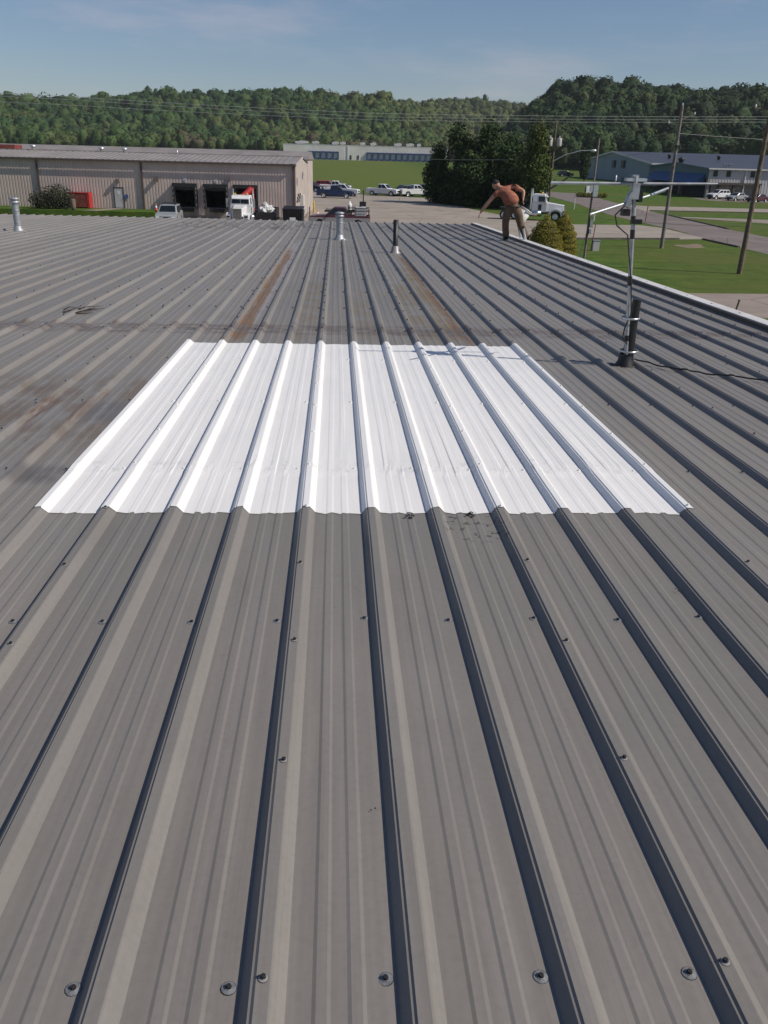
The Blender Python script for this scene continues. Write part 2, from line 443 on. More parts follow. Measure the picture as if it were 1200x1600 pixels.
# ------------------------------------------------------------------ terrain
def ss(a, b, t):
    t = np.clip((t-a)/(b-a), 0, 1); return t*t*(3-2*t)
AZ = np.array([-60,-35,-19.5,-16,-12.8,-11,-7.6,-4.9,-1,2.95,5.1,6.9,8.5])
EL = np.array([2.6,2.7,2.37,2.29,2.59,2.88,2.82,3.18,3.36,3.02,2.45,1.5,0.6])
def hills(x, y):
    r = np.hypot(x, y); az = np.degrees(np.arctan2(x, y))
    wob = 1 + 0.05*np.sin(x*0.021+1.3) * np.cos(y*0.017)
    el = np.interp(az, AZ, EL)
    AL = (900*np.tan(np.radians(el)) + 6.5 - 13) * ss(9.5, 6.5, az) * ss(-75, -60, az)
    HL = AL * ss(660, 900, r)
    AG = (1300*np.tan(np.radians(2.92 + 0.10*np.sin(az*0.9))) + 6.5 - 13) * ss(0, 4, az) * ss(24, 14, az)
    HG = AG * ss(820, 1300, r)
    elr = np.interp(az, [9.5, 11, 12.2, 13.4, 15.3, 18.3, 22, 25.3, 40, 60], [0.4, 1.6, 2.6, 3.45, 3.85, 3.6, 3.4, 3.75, 4.0, 3.8])
    AR = (600*np.tan(np.radians(elr)) + 6.5 - 12) * ss(8.5, 11.5, az) * ss(85, 65, az)
    HR = AR * ss(380, 600, r)
    return np.maximum(np.maximum(HL, HG), HR) * wob
def hgt(x, y):
    x = np.asarray(x, float); y = np.asarray(y, float)
    f = 3.0*ss(200, 540, y)
    f = np.maximum(f, 1.6*ss(185, 222, y)*ss(45, 62, x))
    return f + hills(x, y)
def gz(x, y): return float(hgt(x, y))

az = np.radians(np.concatenate([np.arange(-180, -40, 4), np.arange(-40, 40, 0.8), np.arange(40, 180.1, 4)]))
rr = np.concatenate([[0.5, 12, 25, 40, 60], np.arange(80, 360, 14), np.arange(360, 960, 15), np.arange(960, 1400, 30), [1500, 1800, 2400, 4500]])
A, R_ = np.meshgrid(az, rr)
X, Y = R_*np.sin(A), R_*np.cos(A)
Z = hgt(X, Y)
V = np.stack([X, Y, Z], -1).reshape(-1, 3)
nr, na = len(rr), len(az)
i, j = np.meshgrid(np.arange(nr-1), np.arange(na-1), indexing='ij')
F = np.stack([i*na+j, i*na+j+1, (i+1)*na+j+1, (i+1)*na+j], -1).reshape(-1, 4)
tag(link('ground', np_mesh('ground', V, F[:, ::-1], MT['grass'], smooth=True)), kind='structure')

def sheet(name, poly, z, m, t=0.02):
    return tag(MB().flat(poly, z, t).build(name, m), kind='structure')
def wavy(poly, step=3.0, amp=0.35):
    out = []
    for k in range(len(poly)):
        a = Vector(poly[k]); b = Vector(poly[(k+1) % len(poly)]); L = (b-a).length; n = max(1, int(L/step))
        n = min(n, 40)
        for q in range(n):
            p = a.lerp(b, q/n)
            if q: p += Vector((rnd.uniform(-amp, amp), rnd.uniform(-amp, amp)))*0.6
            out.append((p.x, p.y))
    return out
sheet('parking_lot', wavy([(-30,36),(8,34),(9.5,60),(13,74),(20.3,76.3),(34.6,79.5),(35.2,92),(33.8,95.7),(24.8,94.6),(21,103.5),(18.6,118),(17.5,130),(16.6,147.5),(9,153),(4.2,157.5),(3.6,168),(1,176),(-6,178),(-9,160),(-9,100),(-30,97)]), 0.012, MT['lot'])
sheet('road', wavy([(33.6,28),(34.1,66.5),(34.6,78.8),(35.5,91),(35.6,110.7),(37.2,128),(39,141.8),(40.6,164),(39.5,182),(35,200),(24,216),(24,228),(38,222),(47,212),(51.5,200),(52.4,190),(47.8,151.6),(44.3,117),(42.3,92.6),(42.3,60),(42.3,28)], 4.0, 0.25), 0.016, MT['road'])
sheet('yard_slab', [(4.95,36.5),(17.3,37.6),(33.2,38.2),(33.4,45.7),(18.5,45.1),(4.95,44.9)], 0.010, MT['drive'])
sheet('side_drive', wavy([(43.6,121),(45.2,125.4),(63.5,126.6),(120,128),(120,140),(69,138),(49.5,138.2),(47.6,141),(46.0,136)], 4.0, 0.3), 0.020, MT['lot'])
sheet('side_path', wavy([(43.9,112.3),(46.5,112.0),(56,110.2),(110,111),(110,104),(52,103),(46,109.6),(43.6,110.6)], 4.0, 0.2), 0.020, MT['drive'])
sheet('parking_strip', wavy([(70.5,166),(79,159.5),(120,161),(120,176.4),(72,176.6)], 4.0, 0.3), 0.012, MT['road'])
sheet('earth_patch', wavy([(-9,98),(-3.2,96),(-3.0,118),(-5,124),(-9,120)], 3.0, 0.4), 0.018, MT['earth'])
sheet('washed_earth', wavy([(28.7,72.6),(31.6,74.4),(31.0,71.4),(29.2,70.4)], 0.8, 0.35), 0.014, MT['earth'])
sheet('far_drive', wavy([(4,541),(40,540),(62,538),(62,543),(4,546)], 8, 0.3), 3.05, MT['lot'])
tag(MB().hexa([(20.2,76.05,0),(31.5,78.3,0),(31.5,78.5,0),(20.2,76.25,0)], [(20.2,76.05,.16),(31.5,78.3,.16),(31.5,78.5,.16),(20.2,76.25,.16)]).build('lawn_kerb', MT['kerb']), kind='structure')
kb = MB()
for (a, b) in [((42.45,92.6),(44.45,117)), ((45.2,124.9),(64,126.1)), ((34.0,79.0),(34.2,72))]:
    a, b = Vector(a), Vector(b); n = (b-a).normalized(); n = Vector((-n.y, n.x))*0.1
    kb.hexa([(a.x-n.x,a.y-n.y,0),(b.x-n.x,b.y-n.y,0),(b.x+n.x,b.y+n.y,0),(a.x+n.x,a.y+n.y,0)], [(a.x-n.x,a.y-n.y,.13),(b.x-n.x,b.y-n.y,.13),(b.x+n.x,b.y+n.y,.13),(a.x+n.x,a.y+n.y,.13)])
tag(kb.build('road_kerb', MT['kerb']), kind='structure')

# ------------------------------------------------------------------ the roof we stand on
SL = RAD(1.31); HC = 1.4664
def W(x, d, z=0.0):
    zz = -HC + z
    return Vector((x, d*math.cos(SL) + zz*math.sin(SL), CAMZ - d*math.sin(SL) + zz*math.cos(SL)))
RROT = (-SL, 0, 0)
PIT, RX0 = 0.3048, 0.1667
LAP, FAR, RAKE = 8.5, 30.4, 4.80
UNIT = [(-.044,0),(-.0240,.0262),(-.0196,.0268),(-.0145,.0318),(.0125,.0320),(.0165,.0302),(.043,0),
        (.092,0),(.100,.0026),(.121,.0026),(.129,0),(.162,0),(.170,.0026),(.191,.0026),(.199,0)]
def profile(nrib, xmax=None):
    pts = []
    for k in range(nrib):
        pts += [(x + k*PIT, z) for x, z in UNIT]
    pts.append((nrib*PIT - .044, 0))
    if xmax is not None: pts = [p for p in pts if p[0] < xmax-.002] + [(xmax, 0)]
    return pts
def panel_mesh(name, prof, slices, m, dz=0.0, jit=0.0, wave=0.0):
    """slices: (y, rib scale)"""
    V, Fc = [], []
    n = len(prof)
    if wave:
        out = [slices[0]]
        for (ya, ka), (yb, kb) in zip(slices[:-1], slices[1:]):
            m_ = max(1, int((yb-ya)/.75))
            out += [(ya+(yb-ya)*q/m_, ka+(kb-ka)*q/m_) for q in range(1, m_+1)]
        slices = out
    for si, (y, k) in enumerate(slices):
        rx_ = [rnd.gauss(0, wave) for _ in range(6)]; rz_ = [rnd.gauss(0, wave*.6) for _ in range(6)]
        for pi_, (x, z) in enumerate(prof):
            if wave and 2 < pi_ < n-2:
                q = int(round(x/PIT)); x = x + rx_[q]; z = max(0, z + rz_[q]*(1 if z > .01 else .4))
            yy = y
            if jit and si in (0, len(slices)-1): yy += rnd.uniform(-jit, jit)
            V.append((x, yy, (z*k if z > .01 else z) + dz))
    for s in range(len(slices)-1):
        for q in range(n-1):
            Fc.append((s*n+q, s*n+q+1, (s+1)*n+q+1, (s+1)*n+q))
    me = bpy.data.meshes.new(name); me.from_pydata(V, [], Fc); me.materials.append(m); me.update()
    return me
bld = thing('metal_building', 'grey ribbed metal roof crossing the foreground, with a bright white coated patch', 'building', (0, 12, 0))
def lk(name, me, loc, rot=RROT):                       # parent to the building, world placement
    return link(name, me, bld, (loc[0], loc[1]-12, loc[2]), rot)
p3 = profile(3)
me_nears = [panel_mesh('roof_panel', p3, [(-9,1),(LAP+.14,1)], MT['roof'], .0015, 0, .0008) for _ in range(4)]
me_far = panel_mesh('roof_panel', p3, [(LAP,1),(FAR,1)], MT['roof'], 0, 0, .0012)
me_near_l = panel_mesh('roof_panel', p3, [(-9,1),(LAP-.02,1),(LAP+.03,.12),(LAP+.14,.05)], MT['roof'], .0015)
me_far_l = panel_mesh('roof_panel', p3, [(LAP,.05),(LAP+.26,.12),(LAP+.33,1),(FAR,1)], MT['roof'])
pe = profile(2, RAKE-(RX0+14*PIT))
me_ne = panel_mesh('roof_panel', pe, [(-9,1),(LAP+.14,1)], MT['roof'], .0015)
me_fe = panel_mesh('roof_panel', pe, [(LAP,1),(FAR,1)], MT['roof'])
for n in range(-64, 15, 3):
    x = RX0 + n*PIT
    a, b = (me_ne, me_fe) if n == 14 else ((me_near_l, me_far_l) if n <= -10 else (me_nears[(n//3) % 4], me_far))
    lk('roof_panel', a, W(x, 0)); lk('roof_panel', b, W(x, 0))
# white coating, one sheet for each pan from rib to rib
P0, P1 = 3.60, 7.80
for n in range(-5, 6):
    if n == -5:   prof = [(x, z) for x, z in UNIT if x > -.021] + [(PIT-.044, 0)]
    elif n == 5:  prof = [(x, z) for x, z in UNIT if x < .03] + [(.034, .0115)]
    else:         prof = UNIT + [(PIT-.044, 0)]
    sl = [(P0,1),(P0+.05,1),(4.10,1),(4.18,1),(4.30,1),(5.2,1),(6.4,1),(P1-.04,1),(P1,1)]
    prof = [(x, z if z > .01 else z*.55) for x, z in prof]
    me = panel_mesh('white_coating', prof, sl, MT['white'], .0045, .013)
    # thicker blobby bead over the old lap
    np_ = len(prof)
    for si in (3, 4):
        for q in range(np_): me.vertices[si*np_+q].co.z += .0025 + rnd.uniform(-.001, .0025)
    lk('white_coating', me, W(RX0 + n*PIT, 0))
# screws
def screw_mesh(name, rw, m, gasket=None):
    b = MB()
    b.lathe([(rw*1.08, -.0012), (rw*1.05, .0008), (rw*.9, .0009)], n=12, smooth=False)
    ng = len(b.f)
    b.lathe([(rw, .0006), (rw*.97, .0014), (rw*.5, .0024)], n=12, smooth=False)
    b.lathe([(rw*.55, .0022), (rw*.52, .0036), (.0062, .0040)], n=8, smooth=False)
    nh = len(b.f)
    b.lathe([(.0056, .003), (.0056, .0082), (.0046, .0094), (0.0001, .0094)], n=6, smooth=False)
    me = b.mesh(name, m)
    if gasket:
        me.materials.append(gasket)
        for k in list(range(ng)) + list(range(nh, len(b.f))): me.polygons[k].material_index = 1
    return me
MT['screwzinc'] = mat('screw_zinc', (0.19, 0.20, 0.215), 0.5, 0.2, 0.3, 60.0)
sm_pan = screw_mesh('screw', .0150, MT['screwzinc'], MT['rubber']); sm_st = screw_mesh('screw', .0100, MT['cargrey'], MT['rubber'])
sw_pan = screw_mesh('screw', .0145, MT['white']); sw_st = screw_mesh('screw', .0095, MT['white'])
rows = [1.167, 2.592, 4.22, 5.65, 7.10, 8.56, 10.1, 11.6, 13.1, 14.6, 16.1, 17.6, 19.1, 20.6, 22.1, 23.6, 25.1, 26.6, 28.1, 29.6]
spots = []
for d in rows:
    for n in range(-40, 16):
        if n*PIT < -0.62*d - 1.5 or n*PIT > 0.55*d + 1.5: continue
        spots.append((d + rnd.uniform(-.012, .012), RX0 + n*PIT - .063 + rnd.uniform(-.006, .006), 0, .0016))
d = 1.165
while d < 24:
    for n in range(-40, 15, 3):
        n2 = n + (2 if False else 0)
        if (n2+4) % 3: continue
        if n2*PIT < -0.62*d - 1.5 or n2*PIT > 0.55*d + 1.5: continue
        spots.append((d + rnd.uniform(-.02, .02), RX0 + n2*PIT + rnd.uniform(-.004, .004), 1, .0335))
    d += .612
for n in range(-40, 15):                                # lap row on every rib
    if -40 < n < 15: spots.append((LAP + .06, RX0 + n*PIT, 1, .0335))
spots.sort()
rest = MB()
for k, (d, x, st, z) in enumerate(spots):
    inpatch = P0 < d < P1 and RX0-5*PIT-.02 < x < RX0+5*PIT+.03
    if inpatch: z += .004
    if k < 300:
        me = (sw_st if st else sw_pan) if inpatch else (sm_st if st else sm_pan)
        o = lk('screw', me, W(x, d, z), (-SL + rnd.uniform(-.06, .06), rnd.uniform(-.06, .06), rnd.uniform(0, 3)))
    else:
        r = .0095 if st else .0145
        c = W(x, d, z) - Vector((0, 12, 0))
        rest.lathe([(r, 0), (r*.9, .004), (.006, .006), (.005, .012), (.0001, .012)], c, 6)
o = rest.build('far_screws', MT['darksteel'], bld); o['kind'] = 'stuff'
# trims and walls
def rbox(name, x0, x1, d0, d1, z0, z1, m):
    b = MB().box(x0, x1, d0, d1, z0, z1)
    return lk(name, b.mesh(name, m), W(0, 0))
rbox('rake_trim', RAKE-.075, RAKE+.09, -9, FAR+.04, .012, .062, MT['trim_white'])
rbox('rake_trim', RAKE-.10, RAKE-.078, -9, FAR, .002, .05, MT['trim_dark'])
rbox('rake_fascia', RAKE+.06, RAKE+.085, -9, FAR+.04, -.22, .009, MT['trim_white'])
rbox('eave_trim', -19.4, RAKE+.05, FAR-.02, FAR+.10, -.14, -.006, MT['trim_dark'])
for k in range(38):
    rbox('eave_trim_clip', RAKE-.005, RAKE+.012, -.6+k*.8, -.58+k*.8, .0625, .066, MT['darksteel'])
wallz = W(0, FAR).z - .15
b = MB(); b.hexa([(RAKE-.02,-9,0),(RAKE+.03,-9,0),(RAKE+.03,FAR,0),(RAKE-.02,FAR,0)], [(RAKE-.02,-9,W(0,-9).z-.06),(RAKE+.03,-9,W(0,-9).z-.06),(RAKE+.03,FAR,wallz+.09),(RAKE-.02,FAR,wallz+.09)])
link('wall', b.mesh('wall', MT['tanwall']), bld, (0, -12, 0))
link('wall', MB().box(-19.4, RAKE-.03, FAR-.25, FAR-.2, 0, wallz+.05).mesh('wall', MT['tanwall']), bld, (0, -12, 0))

# ------------------------------------------------------------------ things on the roof
def flue(name, label, x, d, hgt_, r, m, capped=True):
    t = thing(name, label, 'vent', W(x, d, .0))
    s = MB(); s.lathe([(r*1.9, .0), (r*1.85, .02), (r*1.25, .05), (r*1.12, .12), (r*1.02, .125)], n=20); s.build('flashing', m, t)
    MB().lathe([(r, .03), (r, hgt_*.86)], n=20).build('pipe', m, t)
    if capped:
        MB().lathe([(r*1.02, hgt_*.60), (r*1.08, hgt_*.605), (r*1.08, hgt_*.63), (r*1.02, hgt_*.635)], n=20).build('seam_ring', m, t)
        c = MB(); c.lathe([(r*1.0, hgt_*.80), (r*1.28, hgt_*.82), (r*1.28, hgt_*.88), (r*1.05, hgt_*.885), (r*1.05, hgt_*.92), (r*1.36, hgt_*.925), (r*1.36, hgt_*.97), (r*.6, hgt_*.995), (.001, hgt_)], n=20)
        c.build('cap', m, t)
    return t
flue('flue_pipe', 'galvanised flue pipe with ringed cap near the middle of the far eave', 0.09, 21.6, .66, .085, MT['zinc'])
flue('flue_pipe', 'galvanised flue pipe with ringed cap at the far left of the roof', -7.95, 22.4, .80, .085, MT['zinc'])
t = thing('plumbing_vent', 'open black plastic vent pipe on a grey boot, standing on the roof', 'vent', W(1.23, 18.0))
MB().lathe([(.12, 0), (.115, .02), (.085, .05), (.075, .13), (.054, .15)], n=18).build('boot', MT['cargrey'], t)
MB().lathe([(.052, .02), (.052, .66), (.042, .66), (.042, .30)], n=18).build('pipe', MT['blackplastic'], t)

def sealant(t, r, m):
    b = MB(); n = 26; ring = [r*rnd.uniform(.85, 1.35) for _ in range(n)]
    b.add([(0, 0, .012)] + [(ring[k]*math.cos(k*6.2832/n), ring[k]*math.sin(k*6.2832/n), .003) for k in range(n)], [(0, 1+k, 1+(k+1) % n) for k in range(n)], True)
    return b.build('sealant', m, t)
for o in [q for q in bpy.data.objects if q.name.startswith(('flue_pipe', 'plumbing_vent'))]: sealant(o, .20, MT['cargrey'])
# antenna
AX, AD = 2.49, 7.0
base = W(AX, AD)
t = thing('roof_antenna', 'antenna on a galvanised mast strapped to a black pipe, long pale arms on top', 'antenna', base)
lean = Vector((-.085, 0, 1.0))
def mp(z, off=(0, 0, 0)): return Vector((lean.x*z, 0, z)) + Vector(off)
MB().lathe([(.085, .002), (.082, .012), (.062, .05), (.053, .11)], n=20).build('boot', MT['blackplastic'], t)
MB().tube([(.03, .03, .04), (.035, .035, .30), (.045, .04, .56)], [.050, .040, .036], 16).build('black_pipe', MT['blackplastic'], t)
sealant(t, .11, MT['kerb'])
MB().box(-.07, .13, -.06, .06, -.004, .004).build('base_plate', MT['zinc'], t, (0, 0, .006))
MB().tube([mp(.0, (0, -.02, .02)), mp(1.52, (0, -.02, 0))], .0165, 14).build('mast', MT['zinc'], t)
for z, hh in [(.22, .05), (.68, .075), (1.05, .07), (1.17, .055)]:
    MB().tube([mp(z, (0, -.02, 0)), mp(z+hh, (0, -.02, 0))], .0190, 14).build('black_tape', MT['blackplastic'], t)
for z in (.13, .41):
    MB().lathe([(.074, -.008), (.078, -.008), (.078, .008), (.074, .008)], mp(z, (.035, .012, 0)), 18).build('strap', MT['alu'], t)
hb = mp(1.42, (0, -.02, 0))
MB().box(hb.x-.028, hb.x+.028, -.055, .02, 1.35, 1.47).build('bracket', MT['zinc'], t)
MB().hexa([(hb.x-.075,-.07,1.30),(hb.x-.032,-.07,1.28),(hb.x-.032,.0,1.28),(hb.x-.075,.0,1.30)], [(hb.x-.055,-.07,1.38),(hb.x-.032,-.07,1.41),(hb.x-.032,.0,1.41),(hb.x-.055,.0,1.38)]).build('amplifier_box', MT['zinc'], t)
MB().box(hb.x+.031, hb.x+.062, -.05, .02, 1.33, 1.42).build('amplifier_box', MT['blackplastic'], t)
MB().box(hb.x-.085, hb.x-.025, -.06, .01, 1.225, 1.275).build('balun_box', MT['blackplastic'], t)
MB().box(hb.x+.0, hb.x+.085, -.05, -.01, 1.165, 1.20).build('clamp', MT['blackplastic'], t)
arm = MB(); arm.tube([(-.79, .02, 1.455), (-.2, .02, 1.462), (.56, .02, 1.478)], [.013, .012, .009], 10); arm.build('boom_arm', MT['zinc'], t)
MB().box(hb.x-.075, hb.x+.085, -.03, .045, 1.482, 1.505).build('arm_clamp', MT['alu'], t)
MB().box(hb.x-.03, hb.x+.02, -.02, .02, 1.506, 1.53).build('arm_clamp', MT['zinc'], t)
MB().tube([(-.53, -.28, 1.245), (.23, .26, 1.412)], .009, 10).build('element_arm', MT['alu'], t)
MB().tube([(.03, .02, 1.385), (.25, .26, 1.43)], .010, 8).build('element_arm', MT['alu'], t)
MB().tube([(hb.x-.08,-.06,1.30),(hb.x-.15,-.07,1.23),(hb.x-.12,-.06,1.15),(hb.x-.02,-.05,1.08),(-.055,-.045,.7),(-.02,-.045,.45),(-.06,-.05,.33),(-.07,-.06,.26),(-.02,-.05,.2)], .006, 8).build('lead_wire', MT['blackplastic'], t)
cp = [(2.53,7.02),(2.62,7.12),(2.72,7.0),(2.82,6.80),(2.95,6.68),(3.08,6.58),(3.24,6.50),(3.47,6.36),(3.83,6.1),(4.1,5.9),(4.5,5.6),(4.80,5.4)]
def roof_z(x):
    q = (x-RX0+.044) % PIT - .044
    return float(np.interp(q, [a for a, _ in UNIT]+[PIT-.044], [b for _, b in UNIT]+[0]))
cpts = []
for k in range(len(cp)-1):
    for f in np.linspace(0, 1, 14, endpoint=False):
        x_, d_ = cp[k][0]+(cp[k+1][0]-cp[k][0])*f, cp[k][1]+(cp[k+1][1]-cp[k][1])*f
        cpts.append((x_, d_, max(roof_z(x_+e_) for e_ in (-.11, -.08, -.05, -.025, 0, .025, .05, .08, .11)) *.75 + .0085))
cz = np.array([p[2] for p in cpts]); cz = np.maximum(np.convolve(np.pad(cz, 4, 'edge'), np.ones(9)/9, 'valid'), np.array([roof_z(p[0]) for p in cpts])+.0075)
tag(MB().tube([W(p[0], p[1], float(z)) for p, z in zip(cpts, cz)], .0065, 8).build('antenna_cable', MT['blackplastic']), 'black cable running right across the ribs from the antenna', 'cable')

# twigs and litter
def litter(name, label, x, d, n, size):
    b = MB(); c = W(x, d, .004)
    for k in range(n):
        a = rnd.uniform(0, 6.3); L = size*rnd.uniform(.4, 1)
        q = Vector((rnd.gauss(0, size*.45), rnd.gauss(0, size*.45), rnd.uniform(0, .01)))
        dx = Vector((math.cos(a), math.sin(a), 0))*L*.5; dy = Vector((-math.sin(a), math.cos(a), 0))*L*.25
        b.add([q-dx, q-dy*.9+Vector((0,0,.006)), q+dx, q+dy+Vector((0,0,.004))], [(0,1,2,3)])
    return tag(b.build(name, MT['tar'], None, c), label, 'leaf litter')
litter('leaf_clump', 'dark leaf clump just below the white patch, right of centre', .345, 3.55, 7, .028)
litter('leaf_clump', 'larger scattered dark leaf clump touching the white patch edge', .64, 3.57, 14, .028)
litter('leaf_clump', 'small black scrap on the rib below the right end of the patch', 1.335, 2.80, 3, .020)
litter('leaf_clump', 'tiny dark scrap on the bare panel near the picture bottom centre', .10, 1.63, 2, .009)
tw = MB()
for k in range(9):
    a0 = Vector((rnd.uniform(-.12, .12), rnd.uniform(-.1, .1), .01))
    a = rnd.uniform(-.5, .9); L = rnd.uniform(.15, .42)
    m1 = a0 + Vector((math.cos(a)*L*.5, math.sin(a)*L*.5, rnd.uniform(.0, .05)))
    m2 = m1 + Vector((math.cos(a+.5)*L*.4, math.sin(a+.5)*L*.4, rnd.uniform(-.02, .04)))
    tw.tube([a0, m1, m2], [.007, .005, .002], 5)
tag(tw.build('fallen_twig', MT['twig'], None, W(-2.92, 9.5, .0)), 'small forked dead twig lying on the left of the roof', 'twig')

# ladder
lx, ld0, ld1 = RAKE+.10, 22.15, 22.75
t = thing('ladder', 'aluminium ladder top poking over the roof edge by the man', 'ladder', (RAKE+1.2, W(0, 22.4).y, 0))
ztop = W(0, 22.4).z
for d in (ld0, ld1):
    y = W(0, d).y - W(0, 22.4).y
    MB().tube([(0, y, .0), (-1.12, y, ztop), (-1.22, y, ztop+.34)], .032, 8).build('rail', MT['alu'], t)
    MB().tube([(-1.22, y, ztop+.342), (-1.23, y, ztop+.39)], .036, 8).build('end_cap', MT['blackplastic'], t)
for k in range(14):
    z = .3 + k*.32
    MB().tube([(-1.12*z/ztop, W(0, ld0).y-W(0, 22.4).y, z), (-1.12*z/ztop, W(0, ld1).y-W(0, 22.4).y, z)], .016, 6).build('rung', MT['alu'], t)

# ------------------------------------------------------------------ the man
def skin_obj(name, pts, edges, m, parent, sub=2):
    names = list(pts)
    me = bpy.data.meshes.new(name)
    me.from_pydata([pts[k][0] for k in names], [(names.index(a), names.index(b)) for a, b in edges], [])
    me.materials.append(m)
    o = link(name, me, parent)
    md = o.modifiers.new('Skin', 'SKIN'); md.use_smooth_shade = True; md.branch_smoothing = .6
    sv = me.skin_vertices[0].data
    for k, nme in enumerate(names):
        r = pts[nme][1]
        sv[k].radius = r if isinstance(r, tuple) else (r, r)
        sv[k].use_root = (k == 0)
    s2 = o.modifiers.new('Sub', 'SUBSURF'); s2.levels = sub; s2.render_levels = sub
    return o
foot = W(4.67, 22.4)
MANS = 1.05
man = thing('person', 'man in rust orange T-shirt and brown trousers stooping at the roof edge, bucket in hand', 'person', foot)
man.scale = (MANS, MANS, MANS)
J = {  # joint: position relative to the feet centre
 'pelvis': (-.14, .0, .84), 'waist': (-.19, .05, .95), 'chest': (-.30, .12, 1.08), 'upper': (-.37, .16, 1.16),
 'neck': (-.47, .22, 1.22), 'head': (-.55, .28, 1.28),
 'shL': (-.56, .10, 1.10), 'elL': (-.76, .14, .84), 'wrL': (-.89, .18, .66),
 'shR': (-.14, .14, 1.26), 'elR': (.10, .05, 1.16), 'wrR': (.085, -.02, 1.02),
 'hpL': (-.25, .03, .79), 'knL': (-.285, .08, .46), 'anL': (-.22, .14, .10),
 'hpR': (-.03, -.01, .79), 'knR': (.065, .0, .43), 'anR': (.24, -.16, .10)}
body = {'pelvis': (J['pelvis'], .115), 'waist': (J['waist'], .105), 'chest': (J['chest'], .115), 'upper': (J['upper'], .10), 'neck': (J['neck'], .055), 'headb': ((-.50, .245, 1.25), .07),
        'shL': (J['shL'], .055), 'elL': (J['elL'], .050), 'foL': ((-.825, .16, .75), .047), 'wrL': (J['wrL'], .028), 'paL': ((-.915, .185, .605), (.040, .024)),
        'shR': (J['shR'], .055), 'elR': (J['elR'], .050), 'wrR': (J['wrR'], .029), 'paR': ((.08, -.04, .96), (.040, .024)),
        'hpL': (J['hpL'], .085), 'knL': (J['knL'], .058), 'anL': (J['anL'], .042), 'hpR': (J['hpR'], .085), 'knR': (J['knR'], .058), 'anR': (J['anR'], .042)}
be = [('pelvis','waist'),('waist','chest'),('chest','upper'),('upper','neck'),('neck','headb'),('upper','shL'),('shL','elL'),('elL','foL'),('foL','wrL'),('wrL','paL'),
      ('upper','shR'),('shR','elR'),('elR','wrR'),('wrR','paR'),('pelvis','hpL'),('hpL','knL'),('knL','anL'),('pelvis','hpR'),('hpR','knR'),('knR','anR')]
def fingers(tag_, palm, dirv, side, curl, lens=(.075, .085, .08, .062)):
    dirv = Vector(dirv).normalized(); side = Vector(side).normalized(); nrm = dirv.cross(side).normalized()*curl
    for k in range(4):
        b0 = Vector(palm) + side*(-.030 + .020*k) + dirv*.02
        m = b0 + dirv*lens[k]*.55; e = m + (dirv*.75 + nrm).normalized()*lens[k]*.55
        for q, (pp, rr_) in enumerate(((b0, .011), (m, .010), (e, .008))): body[f'{tag_}f{k}{q}'] = (tuple(pp), rr_)
        be.extend([(f'{tag_}f{k}0', f'{tag_}f{k}1'), (f'{tag_}f{k}1', f'{tag_}f{k}2'), (tag_, f'{tag_}f{k}0')])
    b0 = Vector(palm) - dirv*.02 - side*.035; m = b0 - side*.03 + dirv*.03; e = m + dirv*.032
    for q, (pp, rr_) in enumerate(((b0, .012), (m, .011), (e, .009))): body[f'{tag_}t{q}'] = (tuple(pp), rr_)
    be.extend([(f'{tag_}t0', f'{tag_}t1'), (f'{tag_}t1', f'{tag_}t2'), (tag_, f'{tag_}t0')])
fingers('paL', body['paL'][0], (-.35, .08, -.9), (.2, .95, 0), .5)
fingers('paR', body['paR'][0], (.0, -.1, -1), (.1, .95, 0), .9)
bo = skin_obj('body', body, be, MT['skin'], man)
# head with features
hd = bmesh.new(); bmesh.ops.create_icosphere(hd, subdivisions=3, radius=1.0)
for v in hd.verts:
    x, y, z = v.co                                        # y = face direction, z = crown
    sx, sy, sz = .077, .098, .118
    if z < -.2: sx *= 1 - .28*(-z-.2); 
    yy = y*sy
    if y > .6: yy -= .006
    if y > .85 and abs(x) < .22 and -.35 < z < .12: yy += .020*(1-abs(x)/.22)      # nose
    if y > .7 and .05 < z < .25 and .2 < abs(x) < .5: yy -= .008                   # eye sockets
    v.co = (x*sx, yy, z*sz)
hm = bpy.data.meshes.new('head'); hd.to_mesh(hm); hd.free(); hm.materials.append(MT['skin'])
for p in hm.polygons: p.use_smooth = True
hrot = Vector((-.62, .60, -.45)).to_track_quat('Y', 'Z').to_euler()
ho = link('head', hm, man, J['head'], hrot)
for sx in (-1, 1):
    MB().lathe([(.0001, -.008), (.018, -.008), (.026, 0), (.018, .008), (.0001, .008)], (sx*.078, -.01, -.01), 10, 'x').build('ear', MT['skin'], ho)
    MB().lathe([(.0001, -.009), (.008, -.005), (.0105, 0), (.008, .006), (.0001, .009)], (sx*.028, .082, .018), 8, 'y').build('eye', MT['hair'], ho)
MB().box(-.024, .024, .083, .092, -.058, -.051).build('mouth', MT['boot'], ho)
hc = bmesh.new(); bmesh.ops.create_icosphere(hc, subdivisions=3, radius=1.0)
bmesh.ops.delete(hc, geom=[v for v in hc.verts if v.co.z < -.25 + .5*max(0, v.co.y) + (.3 if v.co.y > .3 else 0)], context='VERTS')
for v in hc.verts: v.co = (v.co.x*.084, v.co.y*.104-.004, v.co.z*.124)
hcm = bpy.data.meshes.new('hair'); hc.to_mesh(hcm); hc.free(); hcm.materials.append(MT['hair'])
link('hair', hcm, ho)
shirt = {'hem': ((-.135, .01, .80), (.215, .205)), 'waist': (J['waist'], (.215, .205)), 'chest': (J['chest'], (.225, .205)), 'upper': (J['upper'], (.19, .17)), 'collar': ((-.445, .20, 1.205), (.085, .075)),
         'shL': ((-.55, .105, 1.10), (.09, .085)), 'slL': ((-.635, .12, .995), (.078, .074)), 'shR': ((-.15, .14, 1.25), (.09, .085)), 'slR': ((.0, .09, 1.205), (.078, .074))}
